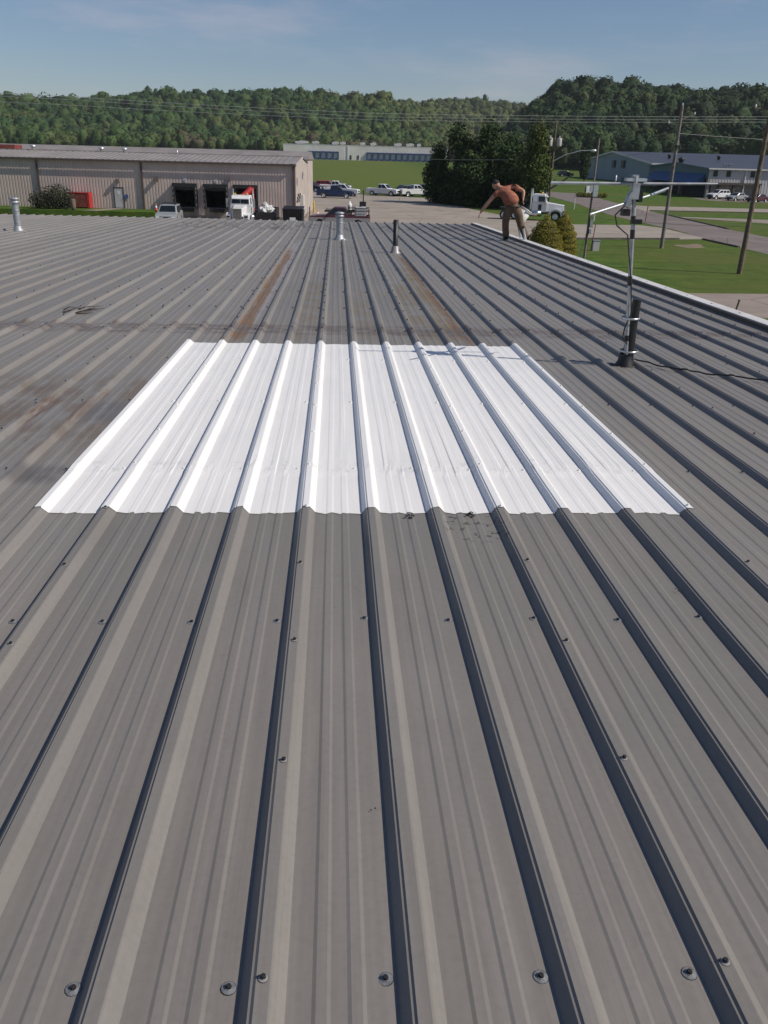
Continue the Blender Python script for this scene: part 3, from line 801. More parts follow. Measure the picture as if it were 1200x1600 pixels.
skin_obj('shirt', shirt, [('hem','waist'),('waist','chest'),('chest','upper'),('upper','collar'),('upper','shL'),('shL','slL'),('upper','shR'),('shR','slR')], MT['shirt'], man)
tr = {'pelvis': ((-.14, .0, .82), (.195, .185)), 'top': ((-.165, .03, .93), (.17, .13)), 'hpL': ((-.245, .03, .73), (.135, .13)), 'tL': ((-.27, .06, .60), (.120, .118)), 'knL': (J['knL'], (.092, .092)), 'sL': ((-.265, .10, .26), (.086, .09)), 'anL': ((-.225, .13, .08), (.086, .09)),
      'hpR': ((-.035, -.01, .73), (.135, .13)), 'tR': ((.015, .0, .60), (.120, .118)), 'knR': (J['knR'], (.092, .092)), 'sR': ((.15, -.08, .25), (.086, .09)), 'anR': ((.232, -.15, .08), (.086, .09))}
skin_obj('trousers', tr, [('pelvis','top'),('pelvis','hpL'),('hpL','tL'),('tL','knL'),('knL','sL'),('sL','anL'),('pelvis','hpR'),('hpR','tR'),('tR','knR'),('knR','sR'),('sR','anR')], MT['trouser'], man)
for (x, y, zz) in ((-.22, .14, .0), (.245, -.16, .03)):
    bt = {'heel': ((x, y-.05, zz+.055), (.052, .052)), 'ank': ((x, y, zz+.10), (.055, .06)), 'mid': ((x-.01, y+.09, zz+.05), (.052, .045)), 'toe': ((x-.02, y+.19, zz+.042), (.050, .038))}
    skin_obj('boot', bt, [('heel','ank'),('heel','mid'),('mid','toe')], MT['boot'], man)
MB().lathe([(.172, -.02), (.182, -.02), (.182, .02), (.172, .02)], (-.15, .01, .815), 20).build('belt', MT['boot'], man)
# bucket
t = thing('bucket', 'white plastic bucket tilted in the stooping man\'s right hand', 'bucket', foot + Vector((.06, .12, .48)))
ax = Vector((.50, 0, .85)).normalized(); br = ax.to_track_quat('Z', 'Y').to_euler()
MB().lathe([(.001, .0), (.128, .0), (.132, .01), (.150, .34), (.143, .34), (.125, .012), (.001, .010)], n=24).build('tub', MT['bucket'], t, (0, 0, 0), br)
MB().lathe([(.151, .285), (.158, .285), (.158, .30), (.151, .30), (.151, .32), (.160, .32), (.160, .345), (.149, .347)], n=24).build('rim', MT['bucket'], t, (0, 0, 0), br)
hp = []
for k in range(13):
    a = math.pi*k/12
    hp.append(ax*(.30 + .14*math.sin(a)) + Vector((0, 1, 0))*.155*math.cos(a))
MB().tube(hp, .004, 6).build('handle', MT['darksteel'], t)

# ------------------------------------------------------------------ left warehouse
def B(u, d, z=0.0): 
    p = EAST*u + NORTH*d; return Vector((p.x, p.y, z))
LB = thing('tan_warehouse', 'long tan metal warehouse with three loading docks behind the roof at left', 'building', B(-30, 91, .0), -YAW)
def L(u, d, z=0): return (u+30, d-91, z)                  # local coordinates of LB
U0, U1, ZB, ZE, ZR, DEP = -75.0, -9.95, .30, 5.38, 6.02, 6.6
# corrugated wall in three stretches round the dock openings
docks = [(-22.45, -20.0, 3.30), (-19.32, -16.82, 3.28), (-16.32, -13.8, 3.28)]
def corr(name, u0, u1, z0, z1, parent, m, pitch=.305, d=91.0):
    b = MB(); us = []
    n = max(1, int(round((u1-u0)/pitch))); pt = (u1-u0)/n
    for k in range(n):
        a = u0+k*pt
        us += [(a, 0), (a+pt*.62, 0), (a+pt*.70, .035), (a+pt*.92, .035)]
    us.append((u1, 0))
    vs = [L(u, d+o, z0) for u, o in us] + [L(u, d+o, z1) for u, o in us]
    k = len(us)
    b.add(vs, [(q, q+1, q+1+k, q+k) for q in range(k-1)])
    return b.build(name, m, parent)
corr('wall', U0, docks[0][0], ZB, ZE, LB, MT['tanwall'])
for k in range(2): corr('wall', docks[k][1], docks[k+1][0], ZB, ZE, LB, MT['tanwall'])
corr('wall', docks[2][1], U1, ZB, ZE, LB, MT['tanwall'])
for u0, u1, zt in docks: corr('wall', u0, u1, zt, ZE, LB, MT['tanwall'])
c = MB(); c.box(L(U0,0)[0], L(docks[0][0],0)[0], -.02, .3, -.2, ZB); c.box(L(docks[2][1],0)[0], L(U1,0)[0], -.02, .3, -.2, ZB)
c.build('foundation', MT['concrete'], LB)
c = MB(); c.box(L(docks[0][0],0)[0], L(docks[2][1],0)[0], .05, .35, -.2, 1.05); c.build('dock_wall', MT['concrete'], LB)
# gable end
ge = MB(); g0 = L(U1, 91)[0]
prof = []
n = 40
for k in range(n):
    a = 13.2*k/n; pt = 13.2/n
    prof += [(a, 0), (a+pt*.62, 0), (a+pt*.72, -.035), (a+pt*.92, -.035)]
prof.append((13.2, 0))
top = lambda q: ZE + (ZR-ZE)*(1-abs(q-6.6)/6.6)
vs = [(g0+o, q, 0) for q, o in prof] + [(g0+o, q, top(q)) for q, o in prof]; kk = len(prof)
ge.add(vs, [(q, q+1, q+1+kk, q+kk) for q in range(kk-1)]); 
MT['endwall'] = mat('sun_toned_end_wall_sheet', (0.44, 0.385, 0.35), 0.55, 0, 0.08, 0.6, world=True)  # same sheet as the front wall, toned apart for the sunlit end
ge.build('gable_wall', MT['endwall'], LB)
MB().box(g0-.02, g0+.06, -.06, .12, 0, ZE+.02).build('corner_trim', MT['endwall'], LB)
# roofs
def roof_sheet(name, u0, u1, d0, z0, d1, z1, parent, m, rib=.045, pitch=.61):
    b = MB(); n = int((u1-u0)/pitch); us = []
    for k in range(n):
        a = u0+k*pitch; us += [(a, 0), (a+pitch*.80, 0), (a+pitch*.85, rib), (a+pitch*.95, rib)]
    us.append((u1, 0)); k = len(us)
    b.add([L(u, d0, z0+o) for u, o in us] + [L(u, d1, z1+o) for u, o in us], [(q, q+1, q+1+k, q+k) for q in range(k-1)])
    return b.build(name, m, parent)
roof_sheet('roof', U0, U1+.15, 90.75, ZE-.02+.04, 97.6, ZR+.04, LB, MT['tanroof'])
roof_sheet('roof', U0, U1+.15, 97.6, ZR+.04, 104.3, ZE+.04, LB, MT['tanroof'])
MB().box(L(U0,0)[0], L(U1+.15,0)[0], 6.45, 6.75, ZR+.075, ZR+.12).build('ridge_cap', MT['tanroof'], LB)
MB().box(L(U0,0)[0], L(U1+.1,0)[0], -.40, -.27, ZE-.16, ZE-.02).build('gutter', MT['brown'], LB)
gm = MB()
gm.hexa([(g0+.08,-.3,ZE-.16),(g0+.17,-.3,ZE-.16),(g0+.17,6.6,ZR-.12),(g0+.08,6.6,ZR-.12)], [(g0+.08,-.3,ZE+.05),(g0+.17,-.3,ZE+.05),(g0+.17,6.6,ZR+.10),(g0+.08,6.6,ZR+.10)])
gm.build('gable_trim', MT['endwall'], LB)
for u in (-62., -49, -36.2, -25.6, -10.12):
    MB().box(L(u,0)[0]-.09, L(u,0)[0]+.09, -.17, -.02, ZB-.1, ZE-.17).build('downspout', MT['brown'], LB)
# rear block, a little taller
for nm, x0, x1, y0, y1, z0, z1, m in [('rear_block_wall', L(-75,0)[0], g0+.0, 13.4, 20, 0, 5.75, 'endwall')]:
    MB().box(x0, x1, y0, y1, z0, z1).build(nm, MT[m], LB)
rb = MB(); x0, x1 = L(-75,0)[0], g0+.15
rb.add([(x0,13.1,5.78),(x1,13.1,5.78),(x1,16.7,6.65),(x0,16.7,6.65),(x0,20.3,5.78),(x1,20.3,5.78)], [(0,1,2,3),(3,2,5,4),(1,5,2)])
rb.build('rear_block_roof', MT['tanroof'], LB)
# dock shelters
for k, (u0, u1, zt) in enumerate(docks):
    x0, x1 = L(u0,0)[0], L(u1,0)[0]
    dp = .62 if k < 2 else .12
    s = MB(); s.box(x0, x0+.22, -dp, .0, .95, zt+.06); s.box(x1-.22, x1, -dp, .0, .95, zt+.06); s.box(x0+.22, x1-.22, -dp, -.0, zt-.28, zt+.06)
    s.build('dock_shelter', MT['dockpad'], LB)
    if k < 2:
        s = MB(); s.add([(x0+.22,-dp-.01,zt-.28),(x1-.22,-dp-.01,zt-.28),(x1-.26,-dp+.06,zt-.55),((x0+x1)/2,-dp+.1,zt-.62),(x0+.26,-dp+.06,zt-.5)], [(0,4,3,2,1)]); s.build('shelter_flap', MT['dockpad'], LB)
        for xx in (x0+.03, x1-.10):
            for q in range(4):
                z = 1.3+q*.5+rnd.uniform(-.1, .1)
                MB().box(xx, xx+.07, -dp-.02, -dp-.004, z, z+rnd.uniform(.15, .3)).build('worn_pad_patch', MT['concrete'], LB)
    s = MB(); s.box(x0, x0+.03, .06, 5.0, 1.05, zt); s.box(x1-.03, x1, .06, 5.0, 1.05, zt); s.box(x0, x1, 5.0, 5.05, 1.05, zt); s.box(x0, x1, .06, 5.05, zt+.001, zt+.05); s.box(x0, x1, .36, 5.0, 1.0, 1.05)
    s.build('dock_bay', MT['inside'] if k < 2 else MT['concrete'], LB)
    MB().box(x0+.5, x1-.5, -.28, .04, .62, .98).build('dock_bumper', MT['rubber'], LB)
    if k < 2:
        n = MB().box((x0+x1)/2-.12, (x0+x1)/2+.14, -.05, -.03, zt+.18, zt+.48).build('number_plate', MT['carwhite'], LB)
        MB().box((x0+x1)/2-.01, (x0+x1)/2+.05, -.06, -.051, zt+.22, zt+.42).build('numeral', MT['darksteel'], n)
# door, lamps, sign
x = L(-28.62,0)[0]
dr = MB().box(x+.06, x+.95, -.05, -.01, .82, 2.72).build('door', MT['greysheet'], LB)
s = MB(); s.box(x, x+.06, -.08, -.0, .80, 2.80); s.box(x+.95, x+1.01, -.08, .0, .80, 2.80); s.box(x+.06, x+.95, -.08, .0, 2.72, 2.80); s.build('door_frame', MT['darksteel'], dr)
MB().lathe([(.03, 0), (.03, .06), (.001, .07)], (x+.87, -.11, 1.72), 8, 'y').build('handle', MT['darksteel'], dr)
MB().box(x+.36, x+.60, -.065, -.052, 2.10, 2.42).build('paper_notice', MT['carwhite'], dr)
MB().box(x+1.10, x+1.46, -.10, -.04, 1.72, 2.12).build('sign_plate', MT['signblue'], LB)
for u, z in ((-28.12, 3.44), (-24.1, 3.72), (-16.72, 3.86)):
    x = L(u,0)[0]; s = MB()
    s.hexa([(x-.2,-.38,z-.14),(x+.2,-.38,z-.14),(x+.2,-.01,z-.14),(x-.2,-.01,z-.14)], [(x-.16,-.28,z+.12),(x+.16,-.28,z+.12),(x+.16,-.01,z+.16),(x-.16,-.01,z+.16)])
    s.build('wall_lamp', MT['brown'], LB)
for u, d, z in ((-39.0, 97.6, 6.1), (-31.6, 97.6, 6.05), (-29.1, 97.6, 6.05)):
    s = MB().lathe([(.16, 0), (.16, .28), (.34, .30), (.34, .38), (.22, .50), (.001, .54)], L(u, d, z), 14); s.build('roof_ventilator', MT['alu'], LB)
s = MB(); s.box(L(-46,0)[0], L(-42,0)[0], 9, 11, 6.0, 6.55); s.build('roof_hatch', MT['rustred'], LB)
MB().lathe([(.06, 0), (.06, .3), (.001, .32)], L(-23.4, 97.6, 6.1), 8).build('roof_ventilator', MT['alu'], LB)
# gable-end clutter: dish, meter boxes, conduit
s = MB()
for k in range(6): s.box(g0+.01, g0+.12, 1.0+k*.6, 1.18+k*.6, 1.7+.28*(k % 3), 1.95+.28*(k % 3))
s.build('meter_box', MT['darksteel'], LB)
MB().lathe([(.001, 0), (.3, .06), (.45, .16)], (g0+.5, 1.6, 4.3), 14, 'x').build('dish', MT['zinc'], LB)
MB().box(g0+.02, g0+.35, 4.4, 6.4, 0, 2.3).build('electrical_cabinet', MT['greysheet'], LB)
# raised lawn strip and path by the wall
pad = MB().flat([B(-75,86.2).to_2d(), B(-23.4,86.6).to_2d(), B(-23.0,90.9).to_2d(), B(-75,90.9).to_2d()], .74, .9)
tag(pad.build('lawn_bank', MT['grass']), kind='structure')
tag(MB().flat([B(-30.6,86.6).to_2d(), B(-29.2,86.6).to_2d(), B(-27.6,90.8).to_2d(), B(-28.7,90.8).to_2d()], .765, .02).build('door_path', MT['drive']), kind='structure')

# ------------------------------------------------------------------ far white warehouse
FW = thing('white_warehouse', 'far white warehouse with rows of blue loading docks beyond the field', 'building', B(-36, 560, 3.0), -YAW)
def lf(u): return u+36
def uo(px): return (px-600)/2.518 + 560*0  # approx px -> metres at this distance
def u_of(px): return -68.3 + (px-443)*(90.8/229.0)
a0, a1, ZT = lf(u_of(443)), lf(u_of(700)), 8.15
b = MB(); n = 90; us = []
for k in range(n):
    q = a0+(a1-a0)*k/n; pt = (a1-a0)/n; us += [(q, 0), (q+pt*.7, 0), (q+pt*.75, .05), (q+pt*.95, .05)]
us.append((a1, 0)); k = len(us)
b.add([(u, o, -1.5) for u, o in us]+[(u, o, ZT) for u, o in us], [(q, q+1, q+1+k, q+k) for q in range(k-1)])
b.build('wall', MT['offwhite'], FW)
b = MB(); b.add([(a0,0,-1.5),(a0,60,-1.5),(a0,60,ZT),(a0,0,ZT)], [(0,3,2,1)]); b.build('side_wall', MT['offwhite'], FW)
MB().box(a0-.05, a1+.05, -.06, 60, ZT, ZT+.35).build('roof', MT['trim_white'], FW)
x = lf(u_of(544)); MB().box(x-.4, x+.4, -.25, .0, -1, ZT-.05).build('wall_pilaster', MT['carwhite'], FW)
for px in (548.5, 560): x = lf(u_of(px)); MB().box(x-.5, x+.5, -.15, .0, .4, 2.8).build('door', MT['glass'], FW)
def dockrow(px0, px1, n):
    for k in range(n):
        c0 = px0 + (px1-px0)*(k+.5)/n; x = lf(u_of(c0)); hw = (px1-px0)/n*.5*(90.8/229.0)
        s = MB(); s.box(x-hw+.02, x+hw-.02, -.9, -.02, 3.9, 4.7); s.box(x-hw+.02, x-hw*.62, -.9, -.02, .4, 3.9); s.box(x+hw*.62, x+hw-.02, -.9, -.02, .4, 3.9)
        f = s.build('dock_surround', MT['blue'], FW)
        MB().box(x-hw*.6, x+hw*.6, -.35, -.02, .9, 3.85).build('dock_door', MT['tank'], f)
        MB().box(x-hw*.6, x+hw*.6, -.6, -.02, -.3, .85).build('dock_bumper', MT['signblue'], f)
dockrow(482, 530, 5); dockrow(573, 675, 11)
for px, wd in ((470, 20), (492, 10), (523, 10), (535, 8), (566, 8), (583, 9), (622, 12), (641, 12), (655, 6)):
    x = lf(u_of(px)); s = MB(); hw = wd*.2
    s.box(x-hw, x+hw, 6, 9, ZT+.9, ZT+2.0); s.box(x-hw*.8, x+hw*.5, 6.3, 8.7, ZT+.35, ZT+.9); s.box(x-hw*.3, x+hw*.7, 6.4, 8.6, ZT+2.0, ZT+2.35)
    s.build('rooftop_unit', MT['greysheet'], FW)

# ------------------------------------------------------------------ right-hand buildings
RB = thing('blue_grey_warehouse', 'blue-grey gabled warehouse with dark roof and maroon awning at right', 'building', (76.4, 213.3, 1.4))
HE, HR2, YL = 4.75, 7.45, 64.0
def gable(name, x, y0, y1, zb, ze, zr, m, parent, pitch=.9, sgn=-1):
    b = MB(); n = int((y1-y0)/pitch); pr = []
    for k in range(n):
        a = y0+(y1-y0)*k/n; pt = (y1-y0)/n; pr += [(a, 0), (a+pt*.7, 0), (a+pt*.76, .04*sgn), (a+pt*.94, .04*sgn)]
    pr.append((y1, 0)); ym = (y0+y1)/2; k = len(pr)
    tp = lambda q: ze+(zr-ze)*(1-abs(q-ym)/(ym-y0))
    b.add([(x+o, q, zb) for q, o in pr]+[(x+o, q, tp(q)) for q, o in pr], [(q+k, q+1+k, q+1, q) for q in range(k-1)])
    return b.build(name, m, parent)
gable('gable_wall', 0, 0, YL, -2, HE, HR2, MT['bluewall'], RB)
def southwall(name, x0, x1, y, z0, z1, m, parent, pitch=.6, dp=.04):
    b = MB(); n = max(1, int((x1-x0)/pitch)); us = []
    for k in range(n):
        a = x0+(x1-x0)*k/n; pt = (x1-x0)/n; us += [(a, 0), (a+pt*.7, 0), (a+pt*.76, -dp), (a+pt*.94, -dp)]
    us.append((x1, 0)); k = len(us)
    b.add([(u, y+o, z0) for u, o in us]+[(u, y+o, z1) for u, o in us], [(q, q+1, q+1+k, q+k) for q in range(k-1)])
    return b.build(name, m, parent)
southwall('wall', 0.02, 90, 0, -2, HE, MT['greysheet'], RB)
rf = MB(); ov = .5
rf.add([(-ov,-ov,HE+.08),(92,-ov,HE+.08),(92,YL/2,HR2+.12),(-ov,YL/2,HR2+.12),(92,YL+ov,HE+.08),(-ov,YL+ov,HE+.08)], [(0,1,2,3),(3,2,4,5)])
rf.build('roof', MT['slate'], RB)
for y0, z0, y1, z1 in ((-ov, HE, YL/2, HR2+.04), (YL/2, HR2+.04, YL+ov, HE)):
    MB().hexa([(-ov-.06,y0,z0-.25),(-ov,y0,z0-.25),(-ov,y1,z1-.25),(-ov-.06,y1,z1-.25)], [(-ov-.06,y0,z0+.12),(-ov,y0,z0+.12),(-ov,y1,z1+.12),(-ov-.06,y1,z1+.12)]).build('rake_trim', MT['trim_white'], RB)
MB().box(-ov, 92, -ov-.12, -ov-.01, HE-.2, HE+.12).build('gutter', MT['trim_white'], RB)
a = MB(); a.prism([(0,0)], 0, 0) if False else None
a.hexa([(.4,-1.9,.95),(4.2,-1.9,.95),(4.2,-.06,.95),(.4,-.06,.95)], [(.4,-1.9,1.35),(4.2,-1.9,1.35),(4.2,-.06,2.75),(.4,-.06,2.75)])
a.build('awning', MT['awnred'], RB)
MB().box(.8, 3.8, -.12, -.06, -1.6, .94).build('entry_door', MT['glass'], RB)
MB().box(-.30, -.05, 3, 22, -1.9, 1.25).build('low_screen_wall', MT['tealwall'], RB)
for y in (22, 30): MB().box(-.5, -.04, y-1.2, y+1.2, 3.5, 5.3).build('louvre', MT['slate'], RB)
for xx in (9, 22, 37, 52): MB().lathe([(.35, 0), (.35, .6), (.6, .65), (.4, 1.0), (.001, 1.05)], (xx, 14, HE+1.2), 12).build('roof_ventilator', MT['darksteel'], RB)

FB = thing('grey_showroom', 'light grey low building with blue awning and two small windows at right edge', 'building', (75.4, 177.6, 0))
FE, FR, FYL = 5.6, 6.5, 35.0
gable('gable_wall', 0, 0, FYL, 3.7, FE, FR, MT['tealwall'], FB)
southwall('wall', .02, 60, 0, 3.0, FE, MT['greysheet'], FB)
southwall('lower_wall', 1.0, 11.0, .35, 0, 2.62, MT['concrete'], FB, 2.5, .05)
southwall('lower_wall', 11.0, 60, 0, 0, 3.0, MT['greysheet'], FB)
MB().box(-.05, 11.2, -.5, .3, 2.62, 2.98).build('brown_fascia', MT['brown'], FB)
for xx in (2.6, 5.6, 10.8): MB().box(xx-.22, xx+.22, -.3, .3, 0, 2.61).build('brown_post', MT['brown'], FB)
for xx in (1.35, 4.05, 9.1):
    f = MB().box(xx-.36, xx+.36, -.10, -.03, 4.2, 5.12).build('window', MT['glass'], FB)
    s = MB(); s.box(xx-.44, xx-.36, -.13, -.03, 4.1, 5.2); s.box(xx+.36, xx+.44, -.13, -.03, 4.1, 5.2); s.box(xx-.36, xx+.36, -.13, -.03, 4.1, 4.2); s.box(xx-.36, xx+.36, -.13, -.03, 5.12, 5.2); s.build('frame', MT['trim_dark'], f)
for xx in (7.6, 19): MB().box(xx-.1, xx+.1, -.25, -.06, 0, FE-.1).build('downspout', MT['trim_white'], FB)
# open front under the gable: back wall, pillar, awning
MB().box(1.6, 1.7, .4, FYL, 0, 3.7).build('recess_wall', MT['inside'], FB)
MB().box(0, 1.6, .4, FYL, 3.55, 3.69).build('soffit', MT['trim_dark'], FB)
for yy in (.2, 14.5, 30): MB().box(-.1, .45, yy-.35, yy+.35, 0, 3.54).build('pillar', MT['concrete'], FB)
a = MB(); a.hexa([(-2.2,1.5,2.75),(-.06,1.5,2.75),(-.06,31,2.75),(-2.2,31,2.75)], [(-1.9,1.5,2.95),(-.06,1.5,4.6),(-.06,31,4.6),(-1.9,31,2.95)]); a.build('awning', MT['awnblue'], FB)
rf = MB(); rf.add([(-.4,-.5,FE+.03),(62,-.5,FE+.03),(62,FYL/2,FR+.06),(-.4,FYL/2,FR+.06),(62,FYL+.2,FE+.03),(-.4,FYL+.2,FE+.03)], [(0,1,2,3),(3,2,4,5)]); rf.build('roof', MT['slate'], FB)
MB().box(-.4, 62, -.62, -.51, FE-.18, FE+.08).build('gutter', MT['trim_white'], FB)
for y0, z0, y1, z1 in ((-.5, FE, FYL/2, FR+.04), (FYL/2, FR+.04, FYL+.2, FE)):
    MB().hexa([(-.46,y0,z0-.18),(-.41,y0,z0-.18),(-.41,y1,z1-.18),(-.46,y1,z1-.18)], [(-.46,y0,z0+.08),(-.41,y0,z0+.08),(-.41,y1,z1+.08),(-.46,y1,z1+.08)]).build('rake_trim', MT['tealwall'], FB)
for k in range(4): MB().lathe([(.12, 0), (.12, .5), (.2, .52), (.001, .62)], (4.6+.5*k, 4, FE+.3), 8).build('roof_pipe', MT['zinc'], FB)
MB().lathe([(.5, 0), (.5, .5), (.8, .6), (.5, 1.1), (.001, 1.2)], (.5, 17, FR-.05), 12).build('roof_ventilator', MT['darksteel'], FB)

# ------------------------------------------------------------------ vehicles
def lerp3(q, u, v):
    a = q[0].lerp(q[1], u); b = q[3].lerp(q[2], u); return a.lerp(b, v)
def pane(q, u0, u1, v0, v1):
    return [lerp3(q, u0, v0), lerp3(q, u1, v0), lerp3(q, u1, v1), lerp3(q, u0, v1)]
def arch_line(x0, x1, wheels, z, r):
    pts = [(x0, z)]
    for wx, wz in sorted(wheels):
        for k in range(9):
            a = math.pi - math.pi*k/8
            pts.append((wx + r*math.cos(a), max(z, wz + r*math.sin(a))))
    pts.append((x1, z)); return pts
WHEEL = {}
def wheel(parent, x, y, r, wdt=.24):
    key = (round(r, 2), round(wdt, 2))
    if key not in WHEEL:
        ty = MB().lathe([(r*.62, -wdt/2), (r*.92, -wdt/2), (r, -wdt*.32), (r, wdt*.32), (r*.92, wdt/2), (r*.62, wdt/2), (r*.62, -wdt/2)], n=20, axis='y').mesh('wheel', MT['rubber'])
        rm = MB()
        for sg in (-1, 1):
            rm.lathe([(r*.62, sg*wdt*.46), (r*.55, sg*wdt*.36), (r*.22, sg*wdt*.40), (r*.16, sg*wdt*.46), (.001, sg*wdt*.46)], n=16, axis='y')
            for k in range(5):
                a = k*2*math.pi/5; c, s_ = math.cos(a)*r*.4, math.sin(a)*r*.4
                rm.lathe([(r*.11, sg*wdt*.385), (r*.07, sg*wdt*.41), (.001, sg*wdt*.41)], (c, 0, s_), 8, 'y')
        WHEEL[key] = (ty, rm.mesh('rim', MT['alu']))
    o = link('wheel', WHEEL[key][0], parent, (x, y, r)); link('rim', WHEEL[key][1], o)
KIND = {
 'pickup': dict(L=(-2.85, 2.88), W=.98, wx=(-1.72, 1.88), r=.40, top=[(2.88,.62),(2.88,.98),(2.72,1.10),(1.30,1.20)], belt=1.20, bed=-.78, cab=(-.74,1.30,-.56,.50,1.90)),
 'suv':    dict(L=(-2.35, 2.35), W=.95, wx=(-1.42, 1.42), r=.37, top=[(2.35,.60),(2.33,.90),(2.1,1.02),(1.15,1.12)], belt=1.12, bed=None, cab=(-2.28,1.15,-2.0,.30,1.74)),
 'sedan':  dict(L=(-2.35, 2.35), W=.90, wx=(-1.38, 1.42), r=.33, top=[(2.35,.50),(2.32,.72),(2.1,.82),(1.05,.94)], belt=.94, bed=None, cab=(-1.75,1.1,-.95,.25,1.43)),
}
def vehicle(name, label, cat, loc, heading, paint, kind, group=None, lower=None, rack=False):
    K = KIND[kind]; Wd, r = K['W'], K['r']
    t = thing(name, label, cat, (loc[0], loc[1], loc[2] if len(loc) > 2 else 0.013), heading, group)
    x0, x1 = K['L']; zb = .36 if kind != 'sedan' else .26
    bottom = arch_line(x0+.05, x1-.05, [(q, r) for q in K['wx']], zb, r*1.18)
    ztop = K['belt']
    back = [(x0+.05, ztop), (x0, ztop-.1), (x0, zb+.12)]
    full = bottom + K['top'] + back
    b = MB()
    if K['bed'] is not None:
        bed = K['bed']
        low = bottom + K['top'] + [(bed, ztop), (bed, .82), (x0+.12, .82), (x0+.12, zb+.2)]
        b.prism(low, -Wd+.10, Wd-.10)
        b.prism(full, -Wd, -Wd+.099); b.prism(full, Wd-.099, Wd)
        b.box(x0, x0+.07, -Wd+.10, Wd-.10, zb+.22, ztop)
    else:
        b.prism(full, -Wd, Wd)
    bodyo = b.build('body', MT[paint], t)
    bv = bodyo.modifiers.new('Bevel', 'BEVEL'); bv.width = .05; bv.segments = 2; bv.limit_method = 'ANGLE'; bv.angle_limit = RAD(30)
    if lower:
        MB().box(x0+.3, x1-.3, -Wd-.012, -Wd-.002, zb+.32, zb+.52).build('side_stripe', MT[lower], t)
        s = MB(); s.prism([(p[0], min(p[1], 1.0)) for p in full], -Wd-.008, -Wd-.001); s.prism([(p[0], min(p[1], 1.0)) for p in full], Wd+.001, Wd+.008); s.build('lower_panel', MT[lower], t)
    cx0, cx1, tx0, tx1, zt = K['cab']; wb, wt = Wd-.04, Wd-.20
    lo = [Vector((cx0,-wb,ztop-.02)), Vector((cx1,-wb,ztop-.02)), Vector((cx1,wb,ztop-.02)), Vector((cx0,wb,ztop-.02))]
    hi = [Vector((tx0,-wt,zt)), Vector((tx1,-wt,zt)), Vector((tx1,wt,zt)), Vector((tx0,wt,zt))]
    cb = MB().hexa(lo, hi).build('cab', MT[paint], t)
    bv = cb.modifiers.new('Bevel', 'BEVEL'); bv.width = .07; bv.segments = 2
    f = [lo[1], lo[2], hi[2], hi[1]]; MB().plate(pane(f, .08, .92, .12, .90)).build('windshield', MT['glass'], t)
    k = [lo[3], lo[0], hi[0], hi[3]]; MB().plate(pane(k, .10, .90, .18, .88)).build('rear_window', MT['glass'], t)
    nwin = {'pickup': [(.08,.42),(.48,.93)], 'suv': [(.05,.30),(.34,.60),(.64,.95)], 'sedan': [(.14,.48),(.53,.92)]}[kind]
    for q, rev in (([lo[0], lo[1], hi[1], hi[0]], False), ([lo[2], lo[3], hi[3], hi[2]], True)):
        for a, c in nwin:
            if rev: a, c = 1-c, 1-a
            MB().plate(pane(q, a, c, .16, .86)).build('side_window', MT['glass'], t)
    for wx in K['wx']:
        for sg in (-1, 1): wheel(t, wx, sg*(Wd-.13), r)
    MB().box(K['wx'][0]-.1, K['wx'][1]+.1, -Wd+.25, Wd-.25, .22, .40).build('chassis', MT['darksteel'], t)
    zf = K['top'][1][1]
    for sg in (-1, 1):
        MB().box(x1-.10, x1+.015, sg*(Wd-.24)-.16, sg*(Wd-.24)+.16, zf-.22, zf-.05).build('headlight', MT['lamp'], t)
        MB().box(x0-.015, x0+.08, sg*(Wd-.12)-.09, sg*(Wd-.12)+.09, ztop-.42, ztop-.12).build('tail_light', MT['redlens'], t)
        MB().box(cx1-.42, cx1-.28, sg*(Wd+.10)-.09, sg*(Wd+.10)+.07, ztop+.02, ztop+.17).build('mirror', MT['darksteel'], t)
    MB().box(x1-.06, x1+.02, -Wd+.42, Wd-.42, zf-.34, zf-.06).build('grille', MT['darksteel'], t)
    MB().box(x1-.10, x1+.08, -Wd+.06, Wd-.06, zb+.02, zb+.2).build('front_bumper', MT['chrome' if kind == 'pickup' else 'darksteel'], t)
    MB().box(x0-.10, x0+.08, -Wd+.06, Wd-.06, zb+.05, zb+.22).build('rear_bumper', MT['chrome' if kind == 'pickup' else 'darksteel'], t)
    if rack:
        s = MB()
        for sg in (-1, 1):
            for q in (-.85, -2.75): s.box(q-.03, q+.03, sg*(Wd-.1)-.03, sg*(Wd-.1)+.03, 1.2, 2.05 if q > -1 else 1.75)
            s.box(-2.75, -.85, sg*(Wd-.1)-.03, sg*(Wd-.1)+.03, 1.56, 1.62); s.box(-2.75, -.85, sg*(Wd-.1)-.03, sg*(Wd-.1)+.03, 1.82, 1.88)
        s.build('bed_rack', MT['darksteel'], t)
    return t
HW = math.pi
def hd(vx, vy): return math.atan2(vy, vx)
vehicle('pickup_truck', 'navy blue pickup truck nearest the warehouse end wall', 'pickup truck', (-.2, 141.2), hd(1, -.04), 'carblue', 'pickup')
vehicle('pickup_truck', 'white pickup parked just behind the navy blue pickup', 'pickup truck', (1.0, 148.8), hd(1, -.25), 'carwhite', 'pickup')
vehicle('pickup_truck', 'white crew pickup in the row beyond the navy pickup, nearest the field', 'pickup truck', (-.1, 165.0, .013), hd(1, -.15), 'carwhite', 'pickup')
vehicle('parked_car', 'red car mostly hidden behind the white pickups by the field', 'car', (-1.6, 170.5), hd(1, -.1), 'carred', 'suv')
vehicle('parked_car', 'dark car beside the end wall of the tan warehouse', 'car', (-4.6, 162.5), hd(.9, -.4), 'cardark', 'suv')
vehicle('pickup_truck', 'white single cab pickup at the left end of the row by the field edge', 'pickup truck', (8.1, 153.0), hd(1, -.5), 'carwhite', 'pickup')
